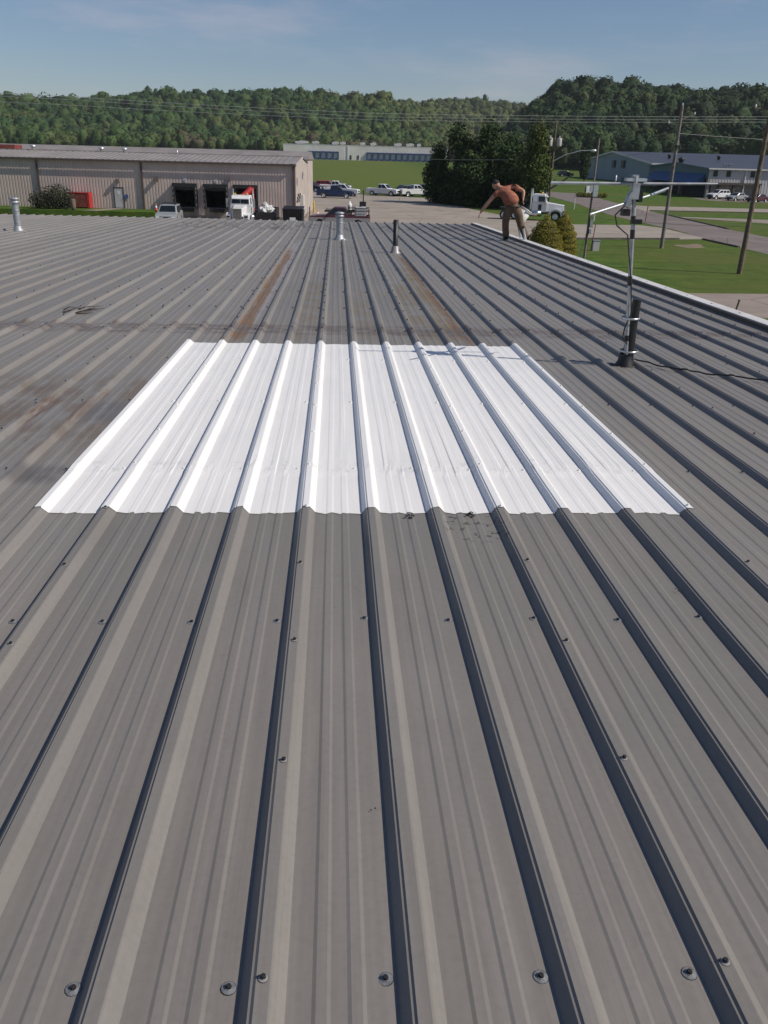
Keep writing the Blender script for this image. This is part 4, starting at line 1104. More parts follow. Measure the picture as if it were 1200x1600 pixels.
vehicle('parked_car', 'dark slate SUV between two white pickups by the field', 'car', (11.7, 155.3), hd(-1, -.45), 'carteal', 'suv')
vehicle('pickup_truck', 'white pickup beside the dark evergreens', 'pickup truck', (13.7, 153.4), hd(.85, .28), 'carwhite', 'pickup')
vehicle('parked_car', 'dark car behind the white pickup, half hidden by the evergreens', 'car', (16.3, 161.5), hd(.9, -.5), 'carteal', 'suv')
vehicle('parked_car', 'white SUV parked in front of the grey showroom', 'car', (76.2, 173.3), hd(-1, -.42), 'carwhite', 'suv')
vehicle('parked_car', 'silver sedan parked to the right of the white SUV', 'car', (77.6, 168.0), hd(-1, -.55), 'carsilver', 'sedan')
vehicle('parked_car', 'red sedan parked on the lawn side of the silver sedan', 'car', (79.6, 163.6), hd(-1, -.5), 'carmaroon', 'sedan')
vehicle('parked_car', 'black car at the right picture edge by the showroom', 'car', (88.2, 170.8), hd(-1, -.15), 'cardark', 'suv')
p = B(-20.81, 82.0)
sv = vehicle('parked_car', 'silver SUV facing us beside the first loading dock', 'car', (p.x, p.y), hd(.03, -1), 'carsilver', 'suv')
s = MB(); s.box(-1.7, .1, -.62, -.56, 1.80, 1.86); s.box(-1.7, .1, .56, .62, 1.80, 1.86); s.box(-1.4, -1.34, -.6, .6, 1.80, 1.86); s.box(-.4, -.34, -.6, .6, 1.80, 1.86); s.build('roof_rack', MT['darksteel'], sv)
mp_ = vehicle('pickup_truck', 'old maroon and grey pickup with bed rack just past the far eave', 'pickup truck', (.35, 83.1, .013), hd(-1, .06), 'carmaroon', 'pickup', lower='cargrey', rack=True)
vehicle('parked_car', 'black car parked far up the lane beside the blue-grey warehouse', 'car', (71.5, 276, gz(71.5, 276)+.02), hd(1, .1), 'cardark', 'suv')

# caged tank standing in the maroon pickup's bed
t = thing('caged_tank', 'white caged liquid tank standing in the maroon pickup bed', 'tank', (2.30, 83.0, .86), .0)
bx = MB().box(-.5, .5, -.5, .5, .16, 1.10).build('tank_body', MT['tank'], t); bv = bx.modifiers.new('Bevel', 'BEVEL'); bv.width = .06; bv.segments = 2
s = MB()
for k in range(6):
    q = -.52+k*.208
    for sg in (-1, 1):
        s.box(q-.008, q+.008, sg*.53-.008, sg*.53+.008, .1, 1.12); s.box(sg*.53-.008, sg*.53+.008, q-.008, q+.008, .1, 1.12)
for z in (.3, .6, .9, 1.1):
    for sg in (-1, 1): s.box(-.54, .54, sg*.545-.01, sg*.545+.01, z-.012, z+.012); s.box(sg*.545-.01, sg*.545+.01, -.54, .54, z-.012, z+.012)
s.build('cage', MT['zinc'], t); MB().box(-.55, .55, -.55, .55, 0, .12).build('pallet_base', MT['darksteel'], t)
MB().lathe([(.12, 1.1), (.12, 1.16), (.001, 1.165)], (0, 0, 0), 12).build('lid', MT['darksteel'], t)

def semi(name, label, loc, heading, boomcol, boom, deck=True, sc=1.0):
    t = thing(name, label, 'truck', (*loc, .013), heading); t.scale = (sc, sc, sc)
    P = MT['carwhite']
    s = MB(); s.box(-3.9, 3.0, -.45, -.33, .72, .95); s.box(-3.9, 3.0, .33, .45, .72, .95); s.box(-1.0, -.8, -.33, .33, .75, .92); s.box(-3.9, -3.75, -.33, .33, .75, .92); s.build('frame', MT['darksteel'], t)
    h = MB().hexa([Vector(q) for q in ((1.15,-.62,.95),(3.2,-.50,.95),(3.2,.50,.95),(1.15,.62,.95))], [Vector(q) for q in ((1.15,-.66,1.98),(3.15,-.47,1.72),(3.15,.47,1.72),(1.15,.66,1.98))])
    ho = h.build('hood', P, t); bv = ho.modifiers.new('Bevel', 'BEVEL'); bv.width = .09; bv.segments = 3
    g = MB().box(3.19, 3.26, -.40, .40, .72, 1.68).build('grille', MT['darksteel'], t)
    for k in range(9): MB().box(3.262, 3.285, -.37+k*.0875, -.335+k*.0875, .76, 1.62).build('grille_bar', MT['chrome'], g)
    s = MB(); s.box(3.2, 3.29, -.46, -.40, .70, 1.72); s.box(3.2, 3.29, .40, .46, .70, 1.72); s.box(3.2, 3.29, -.46, .46, 1.68, 1.75); s.build('surround', MT['chrome'], g)
    for sg in (-1, 1):
        poly = []
        for k in range(13):
            a = math.pi*k/12; poly.append((2.25+.78*math.cos(a), .62+.72*math.sin(a)))
        for k in range(13):
            a = math.pi - math.pi*k/12; poly.append((2.25+.60*math.cos(a), .60+.56*math.sin(a)))
        f = MB().prism(poly, sg*.55 if sg > 0 else -1.14, 1.14 if sg > 0 else -.55).build('fender', P, t)
        hl = MB().box(3.02, 3.24, sg*.86-.22, sg*.86+.22, .84, 1.20).build('headlight', P, t)
        MB().box(3.241, 3.26, sg*.86-.16, sg*.86+.16, .92, 1.10).build('lens', MT['lamp'] if boomcol == 'darksteel' else MT['darksteel'], hl)
        MB().lathe([(.09, 1.2), (.09, 2.9), (.06, 2.95), (.06, 3.4)], (-.62, sg*.98, 0), 14).build('exhaust_stack', MT['zinc'], t)
        MB().lathe([(.001, -.75), (.32, -.75), (.32, .75), (.001, .75)], (-.1, sg*.92, .78), 18, 'x').build('fuel_tank', MT['chrome'], t)
        m = MB(); m.box(.95, 1.05, sg*1.32-.10, sg*1.32+.10, 1.75, 2.55); m.tube([(.9, sg*.95, 2.5), (1.0, sg*1.3, 2.5)], .02, 6); m.tube([(.9, sg*.95, 1.85), (1.0, sg*1.3, 1.85)], .02, 6); m.build('mirror', MT['zinc'], t)
        wheel(t, 2.25, sg*.98, .51, .28)
        for x in (-2.3, -3.55): wheel(t, x, sg*.92, .51, .5)
        MB().lathe([(.10, 0), (.10, .10), (.001, .14)], (.55, sg*.6, 2.92), 8).build('roof_marker', MT['yellow'], t)
    lo = [Vector((-.45,-.98,.95)), Vector((1.18,-.98,.95)), Vector((1.18,.98,.95)), Vector((-.45,.98,.95))]
    hi = [Vector((-.45,-.98,1.98)), Vector((1.18,-.98,1.98)), Vector((1.18,.98,1.98)), Vector((-.45,.98,1.98))]
    MB().hexa(lo, hi).build('cab_lower', P, t)
    tp = [Vector((-.40,-.90,2.86)), Vector((.92,-.90,2.86)), Vector((.92,.90,2.86)), Vector((-.40,.90,2.86))]
    co = MB().hexa([v+Vector((0,0,.002)) for v in hi], tp).build('cab_upper', P, t); bv = co.modifiers.new('Bevel', 'BEVEL'); bv.width = .08; bv.segments = 3
    f = [hi[1], hi[2], tp[2], tp[1]]
    MB().plate(pane(f, .06, .49, .12, .84)).build('windshield', MT['glass'], t); MB().plate(pane(f, .51, .94, .12, .84)).build('windshield', MT['glass'], t)
    MB().plate(pane([hi[0], hi[1], tp[1], tp[0]], .42, .92, .08, .72)).build('side_window', MT['glass'], t)
    MB().plate(pane([hi[2], hi[3], tp[3], tp[2]], .08, .58, .08, .72)).build('side_window', MT['glass'], t)
    for sg in (-1, 1): MB().box(.25, .62, sg*.985-.012, sg*.985+.012, 1.15, 1.75).build('door_vent_window', MT['darksteel'], t)
    MB().hexa([(.88,-.86,2.62),(1.22,-.80,2.52),(1.22,.80,2.52),(.88,.86,2.62)], [(.86,-.86,2.82),(1.20,-.80,2.60),(1.20,.80,2.60),(.86,.86,2.82)]).build('sun_visor', P, t)
    MB().box(3.1, 3.42, -1.15, 1.15, .40, .72).build('front_bumper', MT['chrome'], t)
    for q in (-.5, 0, .5): MB().box(.4, .52, q-.06, q+.06, 2.87, 2.93).build('roof_light', MT['yellow'], t)
    if deck: MB().box(-4.1, -.9, -1.1, 1.1, 1.15, 1.32).build('deck', MT['darksteel'], t)
    for (a, b_, r0, r1) in boom: MB().tube([a, b_], [r0, r1], 8).build('boom', MT[boomcol], t)
    return t
p = B(-14.15, 83.3)
semi('semi_truck', 'white long-nosed truck with red boom facing us at the third dock', (p.x, p.y), hd(-NORTH.x, -NORTH.y), 'red', [((-1.6, -.7, 2.2), (-2.6, .55, 3.35), .28, .30), ((-2.6, .6, 1.3), (-2.6, .6, 3.45), .26, .20), ((-1.2, -.9, 2.35), (-1.7, .4, 2.5), .16, .16)], sc=.95)
semi('semi_truck', 'white long-nosed tractor with dark raised boom beside the evergreens', (23.0, 100.3), hd(1, -.30), 'darksteel', [((-1.4, .2, 1.6), (3.1, 2.2, 4.6), .13, .09), ((-1.4, .2, 1.2), (-1.4, .2, 2.3), .22, .18)], sc=1.0)

# yard clutter
p = B(-12.05, 85.3)
t = thing('dump_trailer', 'low black open trailer piled with white sheeting by the third dock', 'trailer', (p.x, p.y, .013), -YAW)
s = MB(); s.box(-.95, .95, -1.2, -1.1, .45, 1.18); s.box(-.95, .95, 1.1, 1.2, .45, 1.55); s.box(-.95, -.86, -1.1, 1.1, .45, 1.18); s.box(.86, .95, -1.1, 1.1, .45, 1.55); s.box(-.86, .86, -1.1, 1.1, .45, .55); s.build('tray', MT['darksteel'], t)
for y in (-.5, .5):
    for sg in (-1, 1): wheel(t, 0, 0, .36) if False else None
for sg in (-1, 1):
    o = link('wheel', MB().lathe([(.2,-.1),(.33,-.1),(.36,-.06),(.36,.06),(.33,.1),(.2,.1),(.001,.08)], n=16, axis='x').mesh('wheel', MT['rubber']), t, (sg*1.08, .1, .36))
bm = bmesh.new(); bmesh.ops.create_icosphere(bm, subdivisions=4, radius=1)
from mathutils import noise as mn
for v in bm.verts:
    k = 1 + .35*mn.noise(v.co*2.2) + .18*mn.noise(v.co*5.5)
    v.co = Vector((v.co.x*.80*k - .10, v.co.y*.95*k, max(-.5, v.co.z)*.72*k*(1.0 if v.co.x < .2 else .75)))
me = bpy.data.meshes.new('sheeting_heap'); bm.to_mesh(me); bm.free(); me.materials.append(MT['tank'])
tag(link('sheeting_heap', me, None, (p.x, p.y, 1.22)), 'crumpled heap of white sheeting lying in the black trailer', 'sheeting')
p = B(-9.35, 83.6)
t = thing('dumpster', 'black ribbed dumpster with a white label near the warehouse corner', 'dumpster', (p.x, p.y, .013), -YAW)
s = MB(); s.hexa([(-.9,-.7,.12),(.9,-.7,.12),(.9,.8,.12),(-.9,.8,.12)], [(-.96,-.85,1.55),(.96,-.85,1.55),(.96,.85,1.55),(-.96,.85,1.55)]); s.build('bin', MT['darksteel'], t)
for sg in (-1, 1):
    MB().hexa([(min(0,sg*.97)+.01,-.9,1.56),(max(0,sg*.97)-.01,-.9,1.56),(max(0,sg*.97)-.01,.88,1.72),(min(0,sg*.97)+.01,.88,1.72)], [(min(0,sg*.97)+.01,-.9,1.62),(max(0,sg*.97)-.01,-.9,1.62),(max(0,sg*.97)-.01,.88,1.80),(min(0,sg*.97)+.01,.88,1.80)]).build('lid', MT['blackplastic'], t)
for k in range(9): MB().box(-.86+k*.21, -.81+k*.21, -.93, -.80, .3, 1.5).build('rib', MT['darksteel'], t)
MB().box(-.28, .28, -.955, -.935, .55, .86).build('label', MT['carwhite'], t)
p = B(-31.9, 90.4)
t = thing('red_bin', 'red steel bin against the tan wall behind the brush pile', 'bin', (p.x, p.y, .75), -YAW)
s = MB(); s.box(-1.05, .78, -.5, .45, .1, 1.42); s.build('bin_body', MT['rustred'], t)
MB().box(.80, 1.02, -.52, .47, .0, 1.52).build('end_post', MT['red'], t); MB().box(-1.08, .79, -.53, .47, 1.43, 1.50).build('top_rail', MT['red'], t)
def cone(label, p):
    t = thing('traffic_cone', label, 'cone', p)
    MB().box(-.18, .18, -.18, .18, 0, .03).build('base', MT['orange'], t); MB().lathe([(.14, .03), (.035, .72), (.001, .73)], n=14).build('cone_body', MT['orange'], t); MB().lathe([(.105, .32), (.075, .50), (.074, .50)], n=14).build('band', MT['carwhite'], t)
cone('orange traffic cone left of the silver SUV', tuple(B(-23.75, 88.6, .74)))
cone('orange traffic cone by the warehouse end wall', tuple(B(-8.2, 97.5, .02)))
def bollard(label, p):
    t = thing('bollard', label, 'bollard', p, 0, 'yellow bollards by the warehouse end wall')
    MB().lathe([(.11, 0), (.11, 1.2), (.09, 1.28), (.001, 1.32)], n=14).build('post', MT['yellow'], t); MB().lathe([(.17, 0), (.17, .06), (.11, .08)], n=14).build('footing', MT['concrete'], t)
bollard('yellow bollard farther along the warehouse end wall', (-3.2, 118, .02)); bollard('yellow bollard nearest the handrail at the warehouse corner', (-2.6, 104, .02))
t = thing('handrail', 'thin brown handrail at the side door of the tan warehouse', 'railing', (-2.9, 96, .02))
for q in (0, 1.2, 2.4): MB().tube([(0, q, 0), (0, q, 1.05)], .03, 6).build('post', MT['brown'], t)
for z in (.55, 1.05): MB().tube([(0, 0, z), (0, 2.4, z)], .025, 6).build('rail', MT['brown'], t)
t = thing('flat_trailer', 'grey flat trailer parked beyond the maroon pickup', 'trailer', (1.0, 97.5, .013), hd(1, -.05))
MB().box(-2.2, 2.4, -.95, .95, .62, .76).build('deck', MT['cargrey'], t)
for sg in (-1, 1):
    MB().box(-2.2, 2.4, sg*.97-.02, sg*.97+.02, .60, .82).build('side_rail', MT['darksteel'], t)
    for q in (-.5, .4): wheel(t, q, sg*1.1, .34, .2)
MB().box(1.6, 2.3, -.5, .5, .77, 1.7).build('welder_box', MT['darksteel'], t); MB().tube([(2.0, 0, 1.7), (2.0, 0, 2.9)], .06, 8).build('upright', MT['darksteel'], t)
t = thing('gas_cylinder', 'white gas cylinder standing on the grey flat trailer', 'cylinder', (1.5, 97.3, .775))
MB().lathe([(.001, 0), (.22, .02), (.25, .1), (.25, .62), (.18, .78), (.001, .82)], n=16).build('tank', MT['carwhite'], t); MB().lathe([(.12, .80), (.12, .95), (.10, .95), (.10, .82)], n=12).build('collar', MT['carwhite'], t)

# ------------------------------------------------------------------ poles, wires, street things
def pole(name, label, x, y, h, r0, r1, m, lean=(0, 0), z0=0.0):
    t = thing(name, label, 'utility pole', (x, y, z0))
    MB().tube([(0, 0, -.3), (lean[0]*.5, lean[1]*.5, h*.5), (lean[0], lean[1], h)], [r0, (r0+r1)/2, r1], 12).build('shaft', MT[m], t)
    return t
p1 = pole('utility_pole', 'tall weathered utility pole in the middle of the right lawn', 26.7, 69.9, 10.55, .16, .11, 'greypole')
MB().tube([(-.9, .1, 9.25), (1.15, .1, 9.95)], .05, 6).build('crossarm', MT['greypole'], p1)
for q in (-.85, 1.1): MB().lathe([(.04, 0), (.07, .05), (.05, .12), (.06, .16), (.001, .2)], (q, .1, 9.27 + (q+.9)*.34), 8).build('insulator', MT['lamp'], p1)
MB().lathe([(.04, 0), (.07, .05), (.05, .12), (.06, .16), (.001, .2)], (0, 0, 10.55), 8).build('insulator', MT['lamp'], p1)
MB().box(-.25, .25, -.22, -.14, 7.6, 7.75).build('bracket', MT['darksteel'], p1)
p2 = pole('utility_pole', 'dark utility pole at the right picture edge, nearest of the poles', 26.0, 54.0, 11.5, .17, .12, 'wood', (.1, 0))
MB().tube([(-.9, .1, 9.6), (1.0, .1, 9.6)], .05, 6).build('crossarm', MT['wood'], p2)
for q in (-.85, .95): MB().lathe([(.04, 0), (.07, .05), (.05, .12), (.001, .2)], (q, .1, 9.65), 8).build('insulator', MT['lamp'], p2)
p3_ = pole('utility_pole', 'utility pole carrying two grey transformer cans beyond the light green tree', 29.0, 119.4, 11.3, .17, .12, 'wood')
for q in (-.62, .62):
    tr_ = MB().lathe([(.001, 0), (.30, .02), (.32, .08), (.32, .95), (.30, 1.0), (.001, 1.06)], (q, -.1, 8.1), 16).build('transformer', MT['greysheet'], p3_)
    MB().lathe([(.05, 1.02), (.07, 1.1), (.04, 1.25), (.001, 1.28)], (q, -.1, 8.1), 8).build('bushing', MT['lamp'], tr_)
MB().box(-.6, .6, -.08, .08, 8.9, 9.02).build('crossarm', MT['wood'], p3_)
MB().tube([(.1, 0, 6.3), (1.6, -.1, 7.1), (3.6, -.2, 7.65), (5.0, -.3, 7.72)], .06, 8).build('lamp_arm', MT['zinc'], p3_)
lm = MB().lathe([(.001, -.45), (.10, -.42), (.16, -.15), (.18, .15), (.10, .38), (.001, .42)], (5.3, -.3, 7.70), 12, 'x').build('lamp_head', MT['alu'], p3_); 
pm = pole('service_pole', 'slim grey service pole with meter boxes and guy wire by the near lawn', 16.9, 58.0, 7.85, .085, .06, 'greypole', (.12, .1))
for (x0, x1, z0, z1, m) in ((.06, .36, 4.3, 5.05, 'alu'), (-.16, .0, 4.6, 5.0, 'alu'), (.08, .28, 2.35, 2.85, 'zinc'), (.28, .36, 2.8, 3.2, 'trim_white'), (.08, .22, 1.95, 2.25, 'zinc')):
    MB().box(x0, x1, -.2, -.02, z0, z1).build('meter_box', MT[m], pm)
MB().tube([(.02, -.09, 1.3), (.06, -.08, 4.3)], .035, 8).build('conduit', MT['brown'], pm)
MB().tube([(.0, 0, 2.2), (-.55, -.3, 0)], .012, 6).build('guy_wire', MT['wire'], pm); MB().tube([(.0, 0, 2.6), (2.6, 8.0, 0)], .012, 6).build('guy_wire', MT['yellow'], pm)

def span(label, pts, r, m, sag=0.0, n=14, group=None):
    path = []
    for k in range(len(pts)-1):
        a, b_ = Vector(pts[k]), Vector(pts[k+1])
        for q in range(n + (1 if k == len(pts)-2 else 0)):
            f = q/n; v = a.lerp(b_, f); v.z -= sag*4*f*(1-f); path.append(v)
    o = tag(MB().tube(path, r, 5).build('power_line', MT[m]), label, 'power line', group)
    return o
span('topmost power line crossing the hills from the left picture edge', [(-80,110,13.2),(-30.3,110,11.85),(5.7,110,11.05),(52.9,110,11.95),(80,110,12.6)], .022, 'palewire', .12)
span('middle of the power lines crossing in front of the hills', [(-80,112,13.0),(-30.3,112,11.60),(5.7,112,10.75),(52.9,112,11.70),(80,112,12.3)], .020, 'palewire', .12)
span('lowest of the three power lines crossing in front of the hills', [(-80,113,12.4),(-30.3,113,11.05),(5.7,113,10.45),(52.9,113,11.45),(80,113,12.0)], .020, 'palewire', .12)
span('service wire from the dark evergreens across to the transformer pole', [(12,128,6.1),(29.0,119.4,6.6)], .018, 'palewire', .15)
span('service wire from the transformer pole to the tall lawn pole', [(29.0,119.4,6.9),(26.7,69.9,7.6)], .014, 'wire', .5)
span('low wire from the tall lawn pole to the right picture edge', [(26.7,69.9,8.6),(60,75,8.5)], .012, 'palewire', .3)
span('thin wire between the two lawn poles', [(26.7,69.9,7.5),(26.05,54.0,8.2)], .010, 'wire', .2)
span('thin wire from the service pole to the tall lawn pole', [(17.0,58.1,6.9),(26.7,69.9,7.3)], .008, 'wire', .2)
span('low slack wire from the service pole toward the right edge', [(16.95,58.0,3.0),(26.0,54.0,2.9),(45,60,3.2)], .008, 'wire', .12)

t = thing('utility_box', 'small grey-green utility box with marker post beside the drive', 'utility box', (20.0, 66.9, 0))
bx = MB().box(.05, .55, -.2, .2, 0, .75).build('box', MT['greysheet'], t); MB().box(.02, .58, -.23, .23, .751, .80).build('lid', MT['zinc'], t)
MB().tube([(-.05, 0, 0), (.1, 0, 2.0)], .035, 6).build('marker_post', MT['rustred'], t)
t = thing('steel_post', 'short rusty steel post near the concrete yard at right', 'post', (17.75, 36.7, 0))
MB().tube([(0, 0, 0), (.16, 0, .92)], .04, 8).build('shaft', MT['brown'], t); MB().lathe([(.06, 0), (.06, .05), (.001, .06)], (.16, 0, .92), 8).build('cap', MT['brown'], t)
t = thing('marker_post', 'slim white marker post on the road verge', 'post', (34.1, 124.8, 0))
MB().box(-.06, .06, -.05, .05, 0, 1.45).build('shaft', MT['trim_white'], t); MB().box(-.07, .07, -.06, .06, 1.451, 1.5).build('cap', MT['trim_white'], t)
t = thing('marker_post', 'rusty red marker post by the road behind the antenna', 'post', (36.0, 100.5, 0))
MB().tube([(0, 0, 0), (.1, 0, 1.7)], .05, 6).build('shaft', MT['rustred'], t); MB().box(.04, .16, -.06, .06, 1.701, 1.78).build('cap', MT['rustred'], t)
t = thing('monument_sign', 'white monument sign between two dark posts on the road verge', 'sign', (48.6, 167.2, 0), .1)
MB().box(-1.05, 1.05, -.14, .14, .75, 2.05).build('panel', MT['carwhite'], t)
for q in (-1.15, 1.15): MB().box(q-.09, q+.09, -.14, .14, 0, 1.75).build('post', MT['darksteel'], t)
t = thing('pale_post', 'pale post at the foot of the blue-grey warehouse wall', 'post', (70.5, 222, gz(70.5, 222)))
MB().lathe([(.2, 0), (.2, 1.6), (.001, 1.65)], n=10).build('shaft', MT['carwhite'], t); MB().lathe([(.3, 0), (.3, .1), (.2, .12)], n=10).build('footing', MT['concrete'], t)

# ------------------------------------------------------------------ vegetation
def leaf_cloud(blobs, n, size, cols, up=.25, fill=.55):
    """leaf faces spread through ellipsoid blobs -> verts, quads, colours"""
    B_ = np.array([(*c, *r) for c, r in blobs], float)
    wgt = np.prod(B_[:, 3:], 1)**(2/3); pick = rng.choice(len(B_), n, p=wgt/wgt.sum())
    d = rng.normal(size=(n, 3)); d /= np.linalg.norm(d, axis=1)[:, None]
    rad = fill + (1.08-fill)*rng.random(n)**.6
    c = B_[pick, :3] + d*B_[pick, 3:]*rad[:, None]
    nrm = d + rng.normal(size=(n, 3))*.75 + np.array([0, 0, up]); nrm /= np.linalg.norm(nrm, axis=1)[:, None]
    a = np.cross(nrm, rng.normal(size=(n, 3))); a /= np.linalg.norm(a, axis=1)[:, None]
    b = np.cross(nrm, a); s = (size*(.6+.8*rng.random(n)))[:, None]
    V = np.stack([c-a*s, c-b*s*.6, c+a*s, c+b*s*.6], 1).reshape(-1, 3)
    F = np.arange(4*n).reshape(n, 4)
    ci = np.array(cols)[rng.integers(0, len(cols), n)] * (.75+.5*rng.random((n, 1)))
    return V, F, np.repeat(ci, 4, 0)
def tree(name, label, x, y, blobs, n, size, cols, trunk_h, tr_r, group=None, cat='tree', z0=0.0, limbs=5, fill=.55):
    t = thing(name, label, cat, (x, y, z0), 0, group)
    V, F, C = leaf_cloud(blobs, n, size, cols, fill=fill)
    cr = link('crown', np_mesh('crown', V, F, MT['leaf'], C), t)
    s = MB(); s.tube([(0, 0, -.2), (.05, .03, trunk_h*.5), (0, .05, trunk_h)], [tr_r*1.2, tr_r*.9, tr_r*.5], 10)
    for k in range(limbs):
        c, r = blobs[k % len(blobs)]
        z = trunk_h*(.35+.5*k/max(1, limbs)); s.tube([(0, 0, z), (c[0]*.5, c[1]*.5, (z+c[2])*.5+.3), (c[0]*.9, c[1]*.9, c[2])], [tr_r*.5, tr_r*.3, tr_r*.1], 6)
    s.build('trunk', MT['bark'], t)
    return t
def lobes(h, w, n, z0=.25, conic=.5):
    out = []
    for k in range(n):
        f = (k+.5)/n; z = h*(z0+(1-z0)*f); rr_ = w*(1-conic*f)*(.75+.3*rnd.random())
        a = rnd.uniform(0, 6.28); o = rr_*.38
        out.append(((o*math.cos(a), o*math.sin(a), z), (rr_*.72, rr_*.72, h*.16+rr_*.22)))
    return out
DK = [(0.0200,0.0455,0.0132), (0.0300,0.0611,0.0154), (0.0400,0.0728,0.0187), (0.0163,0.0351,0.0121)]
MD = [(.030,.055,.016), (.042,.068,.018), (.022,.042,.013)]
LT = [(.060,.088,.016), (.075,.100,.020), (.045,.072,.015), (.085,.100,.024)]
ev = [(15.4,133.5,7.2,3.0,'leftmost dark evergreen at the end of the pickup row'), (18.4,131.0,9.6,3.8,'dark evergreen second from the left in the clump'),
      (21.8,129.5,10.3,4.2,'dark evergreen in the middle of the clump behind the man'), (19.4,126.0,6.4,3.6,'lower dark evergreen at the front of the clump by the lot'),
      (24.6,124.5,7.0,3.8,'lower dark evergreen directly behind the stooping man'), (25.4,131.0,8.6,3.4,'dark evergreen behind the light green tree')]
for x, y, h, wd, lab in ev:
    tree('evergreen_tree', lab, x, y, lobes(h, wd, 11, .08, .45), 7500, .20, DK, h*.85, .22, 'dark evergreens beside the lot', fill=.35)
tree('deciduous_tree', 'light green leafy tree behind the white tractor', 26.2, 119.6, lobes(10.0, 3.5, 10, .12, .35), 7000, .17, LT+MD[:1], 7.5, .2, fill=.25)
tree('deciduous_tree', 'small dark round tree on the slope before the blue-grey warehouse', 62.4, 222, lobes(7.4, 2.1, 7, .22, .3), 2200, .24, MD+DK[:2], 5.5, .16, z0=gz(62.4, 222))
tree('deciduous_tree', 'slender green tree behind the transformer pole', 35.5, 150, lobes(7.0, 1.8, 6, .25, .3), 1600, .2, MD, 5.0, .14)
GO = [(.24,.205,.024), (.18,.165,.020), (.30,.24,.030), (.13,.125,.016)]
for x, y, h, wd, lab in [(13.2, 54.3, 3.25, 1.15, 'front golden-green rounded conifer shrub by the roof edge'), (14.75, 56.0, 3.35, .95, 'rear golden-green conifer shrub behind the other one')]:
    t = thing('conifer_shrub', lab, 'shrub', (x, y, 0), 0, 'golden conifers by the roof edge')
    bl = []
    for k in range(9):
        f = k/8; r_ = wd*max(.03, 1-(max(0, f-.25)/.76)**2.0)**.58; bl.append(((rnd.uniform(-.04, .04), rnd.uniform(-.04, .04), .25+f*(h-.45)), (max(.22, r_), max(.22, r_), .34)))
    V, F, C = leaf_cloud(bl, 34000, .030, GO, .5, .86)
    link('foliage', np_mesh('foliage', V, F, MT['leaf'], C), t)
    core = MB().lathe([(.001, .1)] + [(max(.1, r[0]*.86), c[2]) for c, r in bl] + [(.001, h-.12)], n=16); core.build('shaded_core', MT['darkgreen'], t)  # solid core, dark green standing in for shade inside the foliage
for q, (x, y) in enumerate([(46.3, 166.3), (47.6, 166.0), (49.2, 166.1), (50.6, 166.3)]):
    tree('low_shrub', ['clipped shrub at the left end of the sign bed', 'clipped shrub left of centre under the sign', 'clipped shrub right of centre under the sign', 'clipped shrub at the right end of the sign bed'][q], x, y, [((0, 0, .45), (.85, .6, .45)), ((.5, .1, .4), (.5, .5, .4))], 700, .09, GO+MD, .5, .05, 'shrubs round the sign', 'shrub', limbs=2)
# brush pile by the warehouse
p = B(-33.9, 88.2, .74)
t = thing('brush_pile', 'heap of cut branches with dull leaves against the tan wall', 'brush pile', p, -YAW)
bl = [((-.2, 0, .9), (2.1, 1.3, 1.1)), ((.5, 0, 1.3), (1.5, 1.1, 1.0)), ((-1.3, 0, .7), (1.2, 1.0, .8)), ((1.2, 0, .7), (1.1, 1.0, .8))]
V, F, C = leaf_cloud(bl, 4200, .085, [(.045,.052,.028), (.035,.042,.024), (.060,.062,.036), (.030,.034,.022)], fill=.3)
link('dull_leaves', np_mesh('dull_leaves', V, F, MT['leaf'], C), t)
s = MB()
for k in range(90):
    a = rnd.uniform(0, math.pi); st = Vector((rnd.uniform(-1.6, 1.4), rnd.uniform(-.6, .6), rnd.uniform(.1, .8)))
    L_ = rnd.uniform(.7, 2.1); e = st + Vector((math.cos(a)*L_*.9, rnd.uniform(-.5, .5), abs(math.sin(a))*L_*.85))
    m_ = st.lerp(e, .55) + Vector((rnd.uniform(-.1, .1), rnd.uniform(-.1, .1), rnd.uniform(-.1, .12))); s.tube([st, m_, e], [.022, .014, .005], 4, False)
s.build('bare_branches', MT['greypole'], t)
t = thing('log_stump', 'pale cut log standing at the right side of the brush pile', 'log', tuple(B(-31.5, 87.0, .74)))
MB().lathe([(.001, 0), (.24, .0), (.22, .3), (.23, .95), (.20, 1.02), (.001, 1.02)], n=14).build('trunk', MT['wood'], t); MB().lathe([(.20, 1.022), (.001, 1.03)], n=14).build('cut_face', MT['earth'], t)

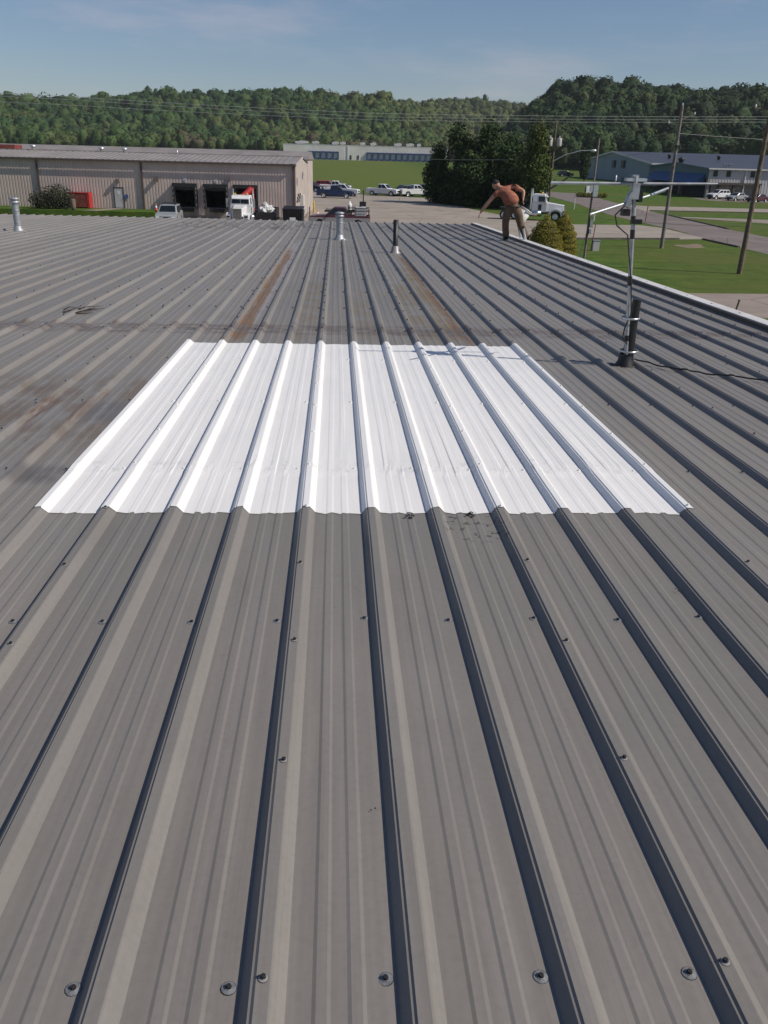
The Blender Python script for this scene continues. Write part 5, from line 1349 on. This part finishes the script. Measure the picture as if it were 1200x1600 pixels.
# wooded hills: one mass of crowns
def ico1():
    bm = bmesh.new(); bmesh.ops.create_icosphere(bm, subdivisions=2, radius=1.0)
    V = np.array([v.co[:] for v in bm.verts]); F = np.array([[v.index for v in f.verts] for f in bm.faces]); bm.free(); return V, F
IV, IF = ico1()
def forest(name, label, n_try, az0, az1, r0, r1, spacing, hrange, palette, nleaf, keep):
    azs = np.radians(rng.uniform(az0, az1, n_try)); rs = np.sqrt(rng.uniform(r0*r0, r1*r1, n_try))
    x, y = rs*np.sin(azs), rs*np.cos(azs)
    ok = keep(x, y, np.degrees(azs), rs); x, y = x[ok], y[ok]
    # thin to spacing on a hash grid
    seen = {}; idx = []
    for k in range(len(x)):
        key = (int(x[k]//spacing), int(y[k]//spacing))
        if key in seen: continue
        seen[key] = 1; idx.append(k)
    x, y = x[idx], y[idx]; z = hgt(x, y); n = len(x)
    h = rng.uniform(*hrange, n)*(1+.25*(rng.random(n) < .12)); w_ = h*rng.uniform(.22, .50, n)
    pal = np.array(palette)
    patch = (np.sin(x*.013+.7)+np.sin(y*.017+2.1)+np.sin((x+y)*.031))/3
    ci = np.clip(((patch*.5+.5)*len(pal) + rng.normal(0, len(pal)*.28, n)), 0, len(pal)-1).astype(int)
    col = pal[ci]*(.84+.32*rng.random((n, 1)))
    Vs, Fs, Cs = [], [], []; off = 0
    for k in range(n):
        ph = rng.uniform(0, 6.28, 3); 
        disp = 1 + .22*np.sin(IV[:, 0]*4+ph[0])*np.sin(IV[:, 1]*4+ph[1]) + .16*np.sin(IV[:, 2]*5+ph[2]) + rng.normal(0, .09, len(IV))
        c0 = np.array([x[k], y[k], z[k]+h[k]*.58])
        v = c0 + IV*disp[:, None]*.9*np.array([w_[k], w_[k], h[k]*.46]); Vs.append(v); Fs.append(IF+off); off += len(IV)
        Cs.append(np.tile(col[k]*.92, (len(IV), 1)))
        d = rng.normal(size=(nleaf, 3)); d[:, 2] = np.abs(d[:, 2])*.9-.15; d /= np.linalg.norm(d, axis=1)[:, None]
        c = c0 + d*np.array([w_[k], w_[k], h[k]*.46])*rng.uniform(.86, 1.14, (nleaf, 1))
        nr_ = d + rng.normal(size=(nleaf, 3))*.35; nr_ /= np.linalg.norm(nr_, axis=1)[:, None]
        a = np.cross(nr_, rng.normal(size=(nleaf, 3))); a /= np.linalg.norm(a, axis=1)[:, None]; b_ = np.cross(nr_, a)
        sz = w_[k]*rng.uniform(.10, .22, (nleaf, 1))
        v = np.stack([c-a*sz, c+a*sz*.8+b_*sz*.6, c+b_*sz*-.9], 1).reshape(-1, 3); Vs.append(v); Fs.append(np.arange(nleaf*3).reshape(-1, 3)+off); off += nleaf*3
        Cs.append(np.repeat(col[k]*rng.uniform(.88, 1.14, (nleaf, 1)), 3, 0))
    me = np_mesh(name, np.concatenate(Vs), np.concatenate(Fs), MT['leaf'], np.concatenate(Cs))
    return tag(link(name, me), label, 'woods', kind='stuff')
PAL = [(0.0224,0.0529,0.0189), (0.0275,0.0622,0.0207), (0.0344,0.0706,0.0216), (0.0413,0.0798,0.0225), (0.0516,0.0907,0.0252), (0.0585,0.0896,0.0265), (0.0668,0.0925,0.0288)]
PALD = [(0.0137,0.0331,0.0120), (0.0167,0.0382,0.0136), (0.0190,0.0439,0.0144), (0.0236,0.0504,0.0152), (0.0312,0.0583,0.0160), (0.0418,0.0619,0.0192)]
PALG = [(0.0418,0.0648,0.0198), (0.0541,0.0819,0.0216), (0.0703,0.0963,0.0261), (0.0855,0.1026,0.0297)]
forest('hill_woods', 'mixed green woods covering the long left hill', 13000, -40, 8.6, 640, 925, 6.4, (9, 14.5), PAL, 90, lambda x, y, a, r: r > 0)
forest('gap_woods', 'paler green woods on the farther hill in the gap', 3600, 2.0, 16, 800, 1330, 10.5, (11, 16), PALG, 80, lambda x, y, a, r: r > 0)
forest('ridge_woods', 'dark woods covering the nearer hill at right', 7500, 9.5, 44, 345, 622, 5.8, (8.5, 13.5), PALD, 150, lambda x, y, a, r: (hills(x, y) > 1.0) | (r > 400))
forest('valley_woods', 'pale spring trees along the foot of the hills behind the warehouses', 1500, -40, 13, 585, 650, 7.0, (8, 13), PAL[3:]+[(.075,.070,.042)], 130, lambda x, y, a, r: r > 0)

# thin spring haze over the valley
hz = NT('valley_haze')
hz.t.nodes.remove(hz.b)
pv = hz.n('ShaderNodeVolumePrincipled'); pv.inputs['Color'].default_value = (0.86, 0.92, 1.0, 1); pv.inputs['Density'].default_value = 0.00008
hz.t.links.new(pv.outputs[0], hz.t.nodes['Material Output'].inputs['Volume'])
tag(MB().box(-4700, 4700, -4700, 4700, -1.5, 125).build('haze', hz.m), 'thin pale haze in the valley air', 'haze', kind='stuff')
